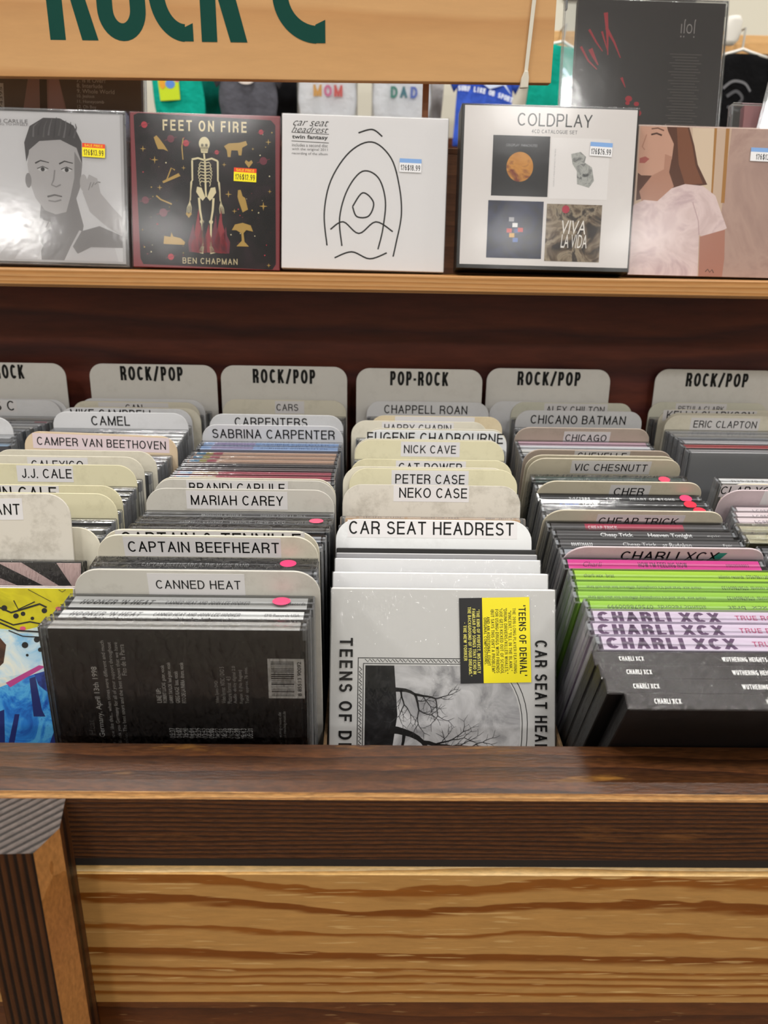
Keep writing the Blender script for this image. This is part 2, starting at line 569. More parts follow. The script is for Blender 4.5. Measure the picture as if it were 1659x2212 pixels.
class Print:
    """flat print collected layer by layer, then linked as one mesh"""
    def __init__(self):
        self.v, self.f, self.i, self.m, self.layer = [], [], [], [], 0
    def slot(self, m):
        if isinstance(m, str):
            m = mat(m, 0.5, 0.3)
        if m not in self.m:
            self.m.append(m)
        return self.m.index(m)
    def poly(self, m, pts, h=None):
        s = self.slot(m)
        n = len(self.v)
        h = self.layer if h is None else h
        self.v += [(p[0], p[1], h) for p in pts]
        self.f.append(tuple(range(n, n + len(pts))))
        self.i.append(s)
        self.layer += 1
    def rect(self, m, x0, x1, y0, y1):
        self.poly(m, [(x0, y0), (x1, y0), (x1, y1), (x0, y1)])
    def ell(self, m, cx, cy, rx, ry, n=24, a0=0, a1=360, rot=0):
        pts = []
        for k in range(n):
            a = R(a0 + (a1 - a0) * k / (n if a1 - a0 == 360 else n - 1))
            x, y = rx * math.cos(a), ry * math.sin(a)
            c, s = math.cos(R(rot)), math.sin(R(rot))
            pts.append((cx + x * c - y * s, cy + x * s + y * c))
        self.poly(m, pts)
    def line(self, m, pts, w0, w1=None, closed=False):
        w1 = w0 if w1 is None else w1
        s = self.slot(m)
        if closed:
            pts = list(pts) + [pts[0]]
        n = len(self.v)
        k = len(pts)
        for j, p in enumerate(pts):
            a = pts[max(0, j - 1)]
            b = pts[min(k - 1, j + 1)]
            dx, dy = b[0] - a[0], b[1] - a[1]
            l = math.hypot(dx, dy) or 1
            ww = (w0 + (w1 - w0) * j / (k - 1)) / 2
            self.v.append((p[0] - dy / l * ww, p[1] + dx / l * ww, self.layer))
            self.v.append((p[0] + dy / l * ww, p[1] - dx / l * ww, self.layer))
        for j in range(k - 1):
            q = n + 2 * j
            self.f.append((q, q + 1, q + 3, q + 2))
            self.i.append(s)
        self.layer += 1
    def star(self, m, cx, cy, r):
        pts = []
        for k in range(8):
            rr = r if k % 2 == 0 else r * 0.22
            pts.append((cx + rr * math.cos(R(45 * k)), cy + rr * math.sin(R(45 * k))))
        self.poly(m, pts)
    def text(self, m, body, cx, cy, w=None, h=None, bold=0.0, shear=0.0, rot=0, align='C'):
        vs, fs, x0, x1, y0, y1 = text_geo(body, bold, shear)
        tw, th = x1 - x0, y1 - y0
        if h is None: sx = sy = w / tw
        elif w is None: sx = sy = h / th
        else: sx, sy = w / tw, h / th
        ax = {'C': (x0 + x1) / 2, 'L': x0, 'R': x1}[align]
        s = self.slot(m)
        n = len(self.v)
        c, sn = math.cos(R(rot)), math.sin(R(rot))
        for v in vs:
            x, y = (v[0] - ax) * sx, (v[1] - (y0 + y1) / 2) * sy
            self.v.append((cx + x * c - y * sn, cy + x * sn + y * c, self.layer))
        self.f += [tuple(n + q for q in f) for f in fs]
        self.i += [s] * len(fs)
        self.layer += 1
    def caps(self, m, body, cx, cy, w=None, h=None, s=0.12, cond=1.0, rot=0, gap=0.15, shear=0.0):
        vs, fs, x0, x1, y0, y1 = stroke_geo(body, s, cond, gap)
        sx = sy = (w / (x1 - x0)) if w else h
        if w and h: sy = h
        sl = self.slot(m)
        n = len(self.v)
        c, sn = math.cos(R(rot)), math.sin(R(rot))
        for v in vs:
            x, y = (v[0] - (x0 + x1) / 2 + shear * (v[1] - 0.5)) * sx, (v[1] - 0.5) * sy
            self.v.append((cx + x * c - y * sn, cy + x * sn + y * c, self.layer))
        self.f += [tuple(n + q for q in f) for f in fs]
        self.i += [sl] * len(fs)
        self.layer += 1
    def build(self, name, parent, plane='front', at=0.0, step=0.03, up=0.04):
        """front: print plane (x,z) facing -y at y=at ; top: plane (x,y) facing +z at z=at"""
        vs = []
        for x, y, h in self.v:
            d = up + min(h, 60) * step
            vs.append((x * M, (at - d) * M, y * M) if plane == 'front' else (x * M, y * M, (at + d) * M))
        return mesh_obj(name, vs, self.f, self.m, self.i, parent)

# ------------------------------------------------------------------ shared materials
PINE = wood('shelf_pine', [(0, 'c79763'), (0.5, 'c08a52'), (0.85, 'a8713a'), (1, 'c79763')], (2, 30, 30), (0, 0, 260), 2.0, 0.45, 0.05, 0.12)
SIGNW = wood('birch_ply', [(0, 'cfa06b'), (0.6, 'ca9963'), (0.9, 'c08d58'), (1, 'cfa06b')], (1.5, 8, 9), (0, 0, 18), 1.5, 0.42, 0.02, 0.07, fine=60)
REDW = wood('red_stained_board', [(0, '6e3526'), (0.5, '5f2a1f'), (0.8, '4d2220'), (1, '6e3526')], (2.0, 10, 14), (0, 0, 22), 2.5, 0.5, 0.05, 0.3, fine=50)
RAILW = wood('worn_dark_rail', [(0, '633a17'), (0.5, '522c0f'), (0.75, '2b1505'), (1, '3a1d09')], (7, 60, 60), (0, 0, 420), 2.4, 0.5, 1.0, 0.55, wear=('7d4f24', (9, 110, 110), 0.62, 0.74), spec=0.2)
RAILT = wood('worn_rail_top', [(0, '563219'), (0.6, '432610'), (1, '30190d')], (7, 40, 40), (0, 90, 0), 2.0, 0.36, 0.25, 0.6, wear=('8a5f28', (16, 110, 110), 0.60, 0.76), spec=0.45)
EDGEW = wood('bare_worn_edge', [(0, 'c99a63'), (0.6, 'b58349'), (1, '8c5c31')], (8, 80, 80), (0, 300, 300), 2.0, 0.5, 0.2, 0.5, wear=('5c3b22', (25, 90, 90), 0.58, 0.7))
BOARDW = board_mat()
BOARDT = wood('bare_board_edge', [(0, 'e6c795'), (0.6, 'd8ae6c'), (1, 'b9863f')], (8, 60, 60), (0, 200, 200), 2.0, 0.5, 0.1, 0.3)
LOWW = wood('red_brown_board', [(0, '6a3d1c'), (0.6, '5e3215'), (1, '4a2610')], (3, 12, 14), (0, 0, 60), 3.0, 0.35, 0.2, 0.3, scratch=('a07a50', 0.5))
POSTW = wood('dark_grained_post', [(0, '4e2c12'), (0.4, '46260f'), (0.6, '1d0d05'), (0.88, '190b04'), (1, '4e2c12')], (14, 14, 2), (300, 0, 0), 2.0, 0.45, 1.0, 0.3, wear=('8a6030', (240, 240, 45), 0.71, 0.78), spec=0.25)
POSTC = wood('chamfer_wood', [(0, 'a8733f'), (0.6, 'a06a3b'), (1, '94602f')], (30, 30, 14), (10, 0, 8), 1.2, 0.45, 0.15, 0.3, wear=('4a2810', (50, 50, 30), 0.66, 0.73), spec=0.3)
POSTT = wood('end_grain', [(0, '625853'), (0.45, '564b46'), (0.62, '1f1713'), (0.9, '1f1713'), (1, '625853')], (20, 20, 20), (190, -190, 0), 0.8, 0.5, 1.0, 0.3)
HARDB = wood('hardboard', [(0, '7d6345'), (1, '6a5238')], (20, 20, 20), (0, 0, 40), 2.0, 0.7, 0.3, 0.4)
CLEAR = clear_mat('clear_plastic', 'fafbfc', 0.75, 0.10, 40.0, 0.10, haze=0.01)
CLEARE = clear_mat('clear_plastic_edge', 'f8fafc', 1.0, 0.12, 60.0, 0.25, haze=0.14)
FILM = clear_mat('shrink_film', 'fdfdfd', 1.0, 0.09, 240.0, 1.0, stretch=(1, 1, 0.4))
FILM2 = clear_mat('smooth_film', 'ffffff', 0.4, 0.14, 16.0, 0.10)
FILM3 = clear_mat('streaky_film', 'ffffff', 0.32, 0.06, 170.0, 0.8, stretch=(1, 1.6, 0.35))
BAG = clear_mat('poly_bag', 'fcfdff', 0.7, 0.15, 30.0, 0.6, haze=0.05)
BLACK = mat('0b0b0c', 0.5, 0.3)
LABELW = mat('dcdadc', 0.4, 0.3)
CARDS = {
    'grey': card_mat('d9dade', 'a4a4a2', 0.25), 'grey2': card_mat('cdcac3', '908a80', 0.45),
    'cream': card_mat('dbd6c6', 'aaa492', 0.45), 'yellow': card_mat('dcd6b6', 'aca484', 0.45),
    'white': card_mat('e2e4e6', 'a5a5a4', 0.35), 'dirty': card_mat('d3cec4', '8d8578', 0.75),
    'olive': card_mat('d4ccb8', 'a29884', 0.4), 'olivel': card_mat('d2d1c2', 'a29e8c', 0.35),
    'brown': card_mat('bfb0a4', '8c7d70', 0.4), 'lav': card_mat('d4c3c9', 'a5949c', 0.4),
    'peach': card_mat('e0cbad', 'c79e78', 0.5), 'peach2': card_mat('dfd0b0', 'b39d78', 0.4),
    'genre': card_mat('d4d2ce', 'a6a29c', 0.25)}

# ------------------------------------------------------------------ the room
def struct(name, x0, x1, y0, y1, z0, z1, m):
    me = box_mesh(name, x0, x1, y0, y1, z0, z1, [m])
    o = bpy.data.objects.new(name, me)
    COL.objects.link(o)
    o['kind'] = 'structure'
    return o
WALLM = mat('d9d6c8', 0.8, 0.2)
struct('floor', -3600, 3600, -4600, 2760, -60, 0, mat('6e655a', 0.5, 0.3))
struct('ceiling', -3600, 3600, -4600, 2760, 2950, 3010, mat('e6e4de', 0.9, 0.1))
struct('wall_back', -3600, 3600, 2700, 2760, 0, 2950, WALLM)
struct('wall_left', -3660, -3600, -4600, 2760, 0, 2950, WALLM)
struct('wall_right', 3600, 3660, -4600, 2760, 0, 2950, WALLM)
struct('wall_front', -3600, 3600, -4660, -4600, 0, 2950, WALLM)
# dark wood wainscot board along the back wall, behind the hanging clothes
WAIN = wood('wainscot', [(0, '6b3a20'), (1, '55290f')], (2, 10, 12), (0, 0, 30), 2.0, 0.5, 0.1, 0.3)
struct('trim_1', -3600, 3600, 2660, 2700, 300, 1480, WAIN)

LAMPM = bpy.data.materials.new('lamp_glow')
LAMPM.use_nodes = True
_b = LAMPM.node_tree.nodes['Principled BSDF']
_b.inputs['Emission Color'].default_value = (1.0, 0.97, 0.93, 1)
_b.inputs['Emission Strength'].default_value = 2.0
def ceiling_lamp(x, y):
    t = thing('ceiling_light', 'round white ceiling lamp, one of the rows on the shop ceiling', 'lamp', (x, y, 2.95), group='ceiling lamps')
    vs, fs = [], []
    n = 24
    prof = [(0.0, 0.0), (0.24, 0.0), (0.24, -0.05), (0.215, -0.06), (0.205, -0.045)]
    for r_, z_ in prof:
        for k in range(n):
            a = 2 * math.pi * k / n
            vs.append((r_ * math.cos(a), r_ * math.sin(a), z_))
    for j in range(len(prof) - 1):
        for k in range(n):
            fs.append((j * n + k, j * n + (k + 1) % n, (j + 1) * n + (k + 1) % n, (j + 1) * n + k))
    mesh_obj('housing', vs, fs, mat('dddddd', 0.4), None, t)
    mesh_obj('diffuser', [(0.205 * math.cos(2 * math.pi * k / n), 0.205 * math.sin(2 * math.pi * k / n), -0.046) for k in range(n)], [tuple(range(n))[::-1]], LAMPM, None, t)
    ld = bpy.data.lights.new('lamp_light', 'AREA')
    ld.shape = 'DISK'
    ld.size = 0.4
    ld.energy = LAMP_W
    ld.color = (1.0, 0.975, 0.94)
    lo = bpy.data.objects.new('lamp_light', ld)
    COL.objects.link(lo)
    lo.parent = t
    lo.location = (0, 0, -0.065)
for x, y in LAMPS:
    ceiling_lamp(x, y)

# ------------------------------------------------------------------ the display rack
rack = thing('display_rack', 'wooden disc browser rack with dark worn front rail, pine shelf and post', 'display rack', (0, 0.54, 0))
RO = (0, 540, -1200)
def rbox(name, x0, x1, y0, y1, z0, z1, mats, bev=0.6, pick=None):
    me = box_mesh(name, x0 - RO[0], x1 - RO[0], y0 - RO[1], y1 - RO[1], z0 - RO[2], z1 - RO[2], mats, bev, pick)
    return data_obj(name, me, rack)
XL, XR = -520, 600
# front rail: profile with a worn rounded front edge
rp = [(302, -226.5), (277, -226.5), (271.5, -228.2), (270, -231), (270, -263.5), (271, -264.2), (302, -264.2)]
def railpick(f):
    n = f.normal
    if n.z > 0.9: return 1
    if n.z > 0.15 and n.y < 0: return 2
    return 0
prism('front_rail', rp, 'X', XL, XR, [RAILW, RAILT, EDGEW], rack, RO, 0, railpick)
rbox('rail_gap_shade', XL, XR, 271.6, 300, -269.4, -264.4, [mat('1d1614', 0.7)], 0.2)  # dark filler strip: shade of the gap under the rail, put into colour
# golden pine board with bare arris, and the boards below it
bp_ = [(290, -269.6), (273.2, -269.8), (270, -272.6), (270, -352), (290, -352)]
prism('front_board', bp_, 'X', XL, XR, [BOARDW, BOARDT], rack, RO, 0, lambda f: 1 if f.normal.z > 0.3 else 0)
rbox('lower_board', XL, XR, 272.5, 290, -436, -352.6, [LOWW], 0.8)
rbox('lower_board', XL, XR, 272.5, 290, -700, -436.6, [LOWW], 0.8)
rbox('plinth_board', XL, XR, 276, 292, -1200, -700.6, [LOWW], 0.8)
# octagonal leg post, chamfered arrises in a lighter colour
pp = [(-129.6, 270), (-125.5, 252.5), (-130.5, 239), (-154, 238), (-160, 250), (-160, 270)]
def postpick(f):
    n = f.normal
    if n.z > 0.7: return 2
    if n.y < -0.2 and abs(n.x) > 0.25: return 1
    return 0
prism('post', pp, 'Z', -1200, -231, [POSTW, POSTC, POSTT], rack, RO, 0, postpick)
prism('post', [(x + 650, y) for x, y in pp], 'Z', -1200, -231, [POSTW, POSTC, POSTT], rack, RO, 0, postpick)
# bin floor, back, sides, low hardboard separators
rbox('bin_floor', XL, XR, 302.5, 830, -326, -318.2, [HARDB], 0.3)
rbox('back_board', XL, XR, 818, 832, -330, -50, [REDW], 0.3)
rbox('back_board', XL, XR, 818, 832, -1200, -330.4, [LOWW], 0.3)
rbox('end_board', XL - 16, XL - 0.2, 270, 832, -1200, -226, [REDW], 0.6)
rbox('end_board', XR + 0.2, XR + 16, 270, 832, -1200, -226, [REDW], 0.6)
for x in (-300.5, -157.0, -23.4, 105.5, 244.2):
    prism('bin_separator', [(302.6, -318), (302.6, -268), (306, -264), (410, -258), (416, -262), (420, -318)], 'X', x - 0.9, x + 0.9, [HARDB], rack, RO, 0.3)
# display shelf with chamfered lower arris, and the sloping riser the cases lean on
sp_ = [(832, -33.9), (676.6, -33.9), (676, -34.6), (676, -46), (679.5, -48.6), (832, -48.6)]
prism('shelf', sp_, 'X', XL, XR, [PINE], rack, RO)
RISW = wood('riser_wood', [(0, '8a5a3a'), (1, '74462a')], (3, 20, 20), (0, 0, 60), 2.0, 0.5, 0.1, 0.25)
prism('riser_panel', [(709, -33.7), (730, 64), (737, 64), (716, -33.7)], 'X', XL, XR, [RISW], rack, RO)
rbox('riser_ledge', XL, XR, 733, 812, 64.2, 69.2, [RISW], 0.5)
rbox('riser_support', XL, XR, 800, 812, -33.7, 64, [RISW], 0.3)

# ------------------------------------------------------------------ hanging sign on its post, with a cable tie
def sign():
    t = thing('section_sign', 'pale birch plywood sign with big dark green letters above the shelf', 'sign', W(-100, 717, 100))
    o = (-100, 717, 100)
    sl = 3.6 / 448.3
    def zb(x): return 116.8 + (x - 143.4) * sl
    poly = [(-480, zb(-480)), (143.4, zb(143.4)), (141.5, zb(143.4) + 150), (-481, zb(-480) + 150)]
    prism('board', poly, 'Y', 711, 722, [SIGNW], t, o, 0.5)
    p = Print()
    G = mat('0a443b', 0.6, 0.15)
    base = lambda x: zb(x) + 26.2 + 100 * 0
    H = 96
    def stroke(pts, w):
        p.line(G, pts, w)
    def off(x, z): return (x - o[0], z + base(x) - o[2])
    def arc(cx, cz, rx, rz, a0, a1, n=26):
        return [off(cx + rx * math.cos(R(a0 + (a1 - a0) * k / n)), cz + rz * math.sin(R(a0 + (a1 - a0) * k / n))) for k in range(n + 1)]
    sw = 12.4
    # R
    def poly2(pts): p.poly(G, [off(*q) for q in pts])
    def Rr(x):
        poly2([(x, 0), (x + sw, 0), (x + sw, H), (x, H)])
        p.line(G, [off(x + sw, H - 6)] + arc(x + 18, H - 26, 15, 20, 90, -90) + [off(x + sw, H - 46)], sw)
        poly2([(x + sw + 2, 48), (x + sw + 13, 48), (x + 38.4, 0), (x + 25.4, 0)])
    def Oo(x):
        p.line(G, [off(x + 6.3, 44)] + arc(x + 19.3, 22, 13, 16, 180, 360, 18) + arc(x + 19.3, H - 22, 13, 16, 0, 180, 18) + [off(x + 6.3, 40)], sw)
    def Cc(x, wd, hk):
        # squared condensed C with a thick hooked foot, as the sign painter drew it
        p.line(G, arc(x + 20, H - 34, 14, 28, 25, 180, 20) + [off(x + 6, 34)] + arc(x + wd - 6, 34, wd - 12, 28, 180, 268, 20), sw)
        poly2([(x + wd - 8, 0.2), (x + wd, 0.2), (x + wd, hk), (x + wd - 8, hk - 3.5)])
    def Kk(x):
        poly2([(x, 0), (x + sw, 0), (x + sw, H), (x, H)])
        poly2([(x + sw - 1, 40), (x + sw + 10, 52), (x + 36.5, 0), (x + 23, 0)])
        poly2([(x + sw - 1, 38), (x + sw - 1, 54), (x + 23, H), (x + 36, H)])
    Rr(-260.8)
    Oo(-221.5)
    Cc(-180, 33.5, 13)
    Kk(-140)
    Cc(-82.5, 41.5, 16.5)
    p.build('lettering', t, 'front', 711 - o[1], 0.02)
    rod = prism('sign_post', [(40.2, 740), (45.4, 740), (45.4, 746), (40.2, 746)], 'Z', 69.4, 250, [wood('rod_wood', [(0, '8a5636'), (1, '7a4a2e')], (20, 20, 3), (60, 0, 0), 2.0, 0.5, 0.1, 0.2)], t, o, 0.4)
    z = thing('cable_tie', 'translucent white nylon cable tie looped around the sign board', 'cable tie', W(124, 710, 118))
    NY = mat('d8d2c4', 0.35, 0.5)
    oz = (124, 710, 118)
    prism('strap', [(120.4, 124), (123.4, 124), (131, 272), (127.5, 272)], 'Y', 708.6, 709.9, [NY], z, oz, 0.3)
    prism('strap', [(127.5, 272), (131, 272), (131, 272.9), (127.5, 272.9)], 'Y', 709, 724, [NY], z, oz, 0.2)
    prism('head', [(117.6, 112), (124, 112.4), (124.2, 119.5), (123.2, 124.5), (120.2, 124.5), (118, 119)], 'Y', 705.4, 709.8, [NY], z, oz, 0.6)
sign()

# ------------------------------------------------------------------ discs: cases and sleeves
def insert_pick(n):
    return 1 if n.z > 0.5 else 0

def jewel(root, spine, body, t=10.0, H=142.0, front=None, Wd=125.0, wrap=None, upright=False, edge=None, gapf=0.14):
    """clear case: lid, tray and the paper insert inside; spine on top unless upright"""
    h = Wd / 2
    tl = t * 0.42
    data_obj('lid', box_mesh('lid', -h, h, 0, tl - 0.1, 0, H, [CLEAR, CLEARE], 0.7, lambda n: 1 if abs(n.y) < 0.8 and n.z < 0.9 else 0), root)
    tray = data_obj('tray', box_mesh('tray', -h, h, tl + 0.1, t, 0, H, [CLEAR, CLEARE], 0.7, lambda n: 1 if abs(n.y) < 0.8 and n.z < 0.9 else 0), root)
    b = mat(body, 0.45, 0.4)
    s = mat(spine, 0.45, 0.4)
    f = mat(front, 0.45, 0.4) if front else b
    m = 3.5
    if upright:
        me = box_mesh('insert', -h + 11, h - 2.5, 1.0, t - 1.2, 2.2, H - 2.2, [b, s, f], 0, lambda n: 2 if n.y < -0.5 else (1 if n.z > 0.5 else 0))
    else:
        me = box_mesh('insert', -h + m, h - m, 1.0, t - 1.2, 2, H - 1.2, [b, s, f], 0, lambda n: 1 if n.z > 0.5 else (2 if n.y < -0.5 else 0))
    ins = data_obj('insert', me, root)
    # hinge lugs at both ends of the spine
    lug = mat(edge or '8f9296', 0.2, 0.5)
    for sx in (-1, 1):
        x0, x1 = (-h + 0.8, -h + 2.6) if sx < 0 else (h - 2.6, h - 0.8)
        data_obj('hinge', box_mesh('hinge', x0, x1, tl + 0.6, t - 1.0, H - 9, H - 1.4, [lug], 0.3), tray)
    if wrap:
        data_obj('shrink_wrap', box_mesh('shrink_wrap', -h - 0.5, h + 0.5, -gapf, t + 0.14, -0.0, H + 0.3, [wrap], 0.1), root)
    return ins

def sleeve(root, spine, body, t=9.0, H=139.5, front=None, Wd=125.0, wrap=None, gapf=0.14):
    h = Wd / 2
    b, s = mat(body, 0.5, 0.35), mat(spine, 0.5, 0.35)
    f = front if not isinstance(front, (str, type(None))) else (mat(front, 0.45, 0.4) if front else b)
    sl = data_obj('sleeve', box_mesh('sleeve', -h, h, 0, t, 0, H, [b, s, f], 0.5, lambda n: 1 if n.z > 0.5 else (2 if n.y < -0.5 else 0)), root)
    if wrap:
        data_obj('shrink_wrap', box_mesh('shrink_wrap', -h - 0.4, h + 0.4, -gapf, t + 0.14, -0.0, H + 0.3, [wrap], 0.1), root)
    return sl

def spine_text(root, items, t, H, dots=(), strips=(), top_in=1.2, y=None):
    p = Print()
    yc = t * 0.5 if y is None else y
    for st in strips:
        x0, x1, c = st[:3]
        y0, y1 = st[3:] if len(st) > 3 else (yc - t * 0.36, yc + t * 0.36)
        p.rect(c, x0, x1, y0, y1)
    for it in items:
        body, x0, x1, h, c = it[:5]
        kw = it[5] if len(it) > 5 else {}
        h = h * 1.35 if h < 4 else h
        if all(ch == ' ' or ch in GLY for ch in body):
            p.caps(mat(c, 0.5, 0.3), body, (x0 + x1) / 2, yc, x1 - x0, h, kw.get('caps') or (0.2 if kw.get('bold') else 0.15), 0.9, kw.get('rot', 0), 0.15, kw.get('shear', 0))
            continue
        p.text(mat(c, 0.5, 0.3), body, (x0 + x1) / 2, yc + kw.get('dy', 0), x1 - x0, h, kw.get('bold', 0.0), kw.get('shear', 0.0), kw.get('rot', 0))
    if p.v:
        p.build('lettering', root, 'top', H - top_in, 0.01, 0.03)
    if dots:
        q = Print()
        for x, c in dots:
            q.ell(mat(c, 0.6, 0.2), x, yc, 4.6, 3.9, 24)
        q.build('dot_sticker', root, 'top', H + 0.32, 0.01, 0.03)

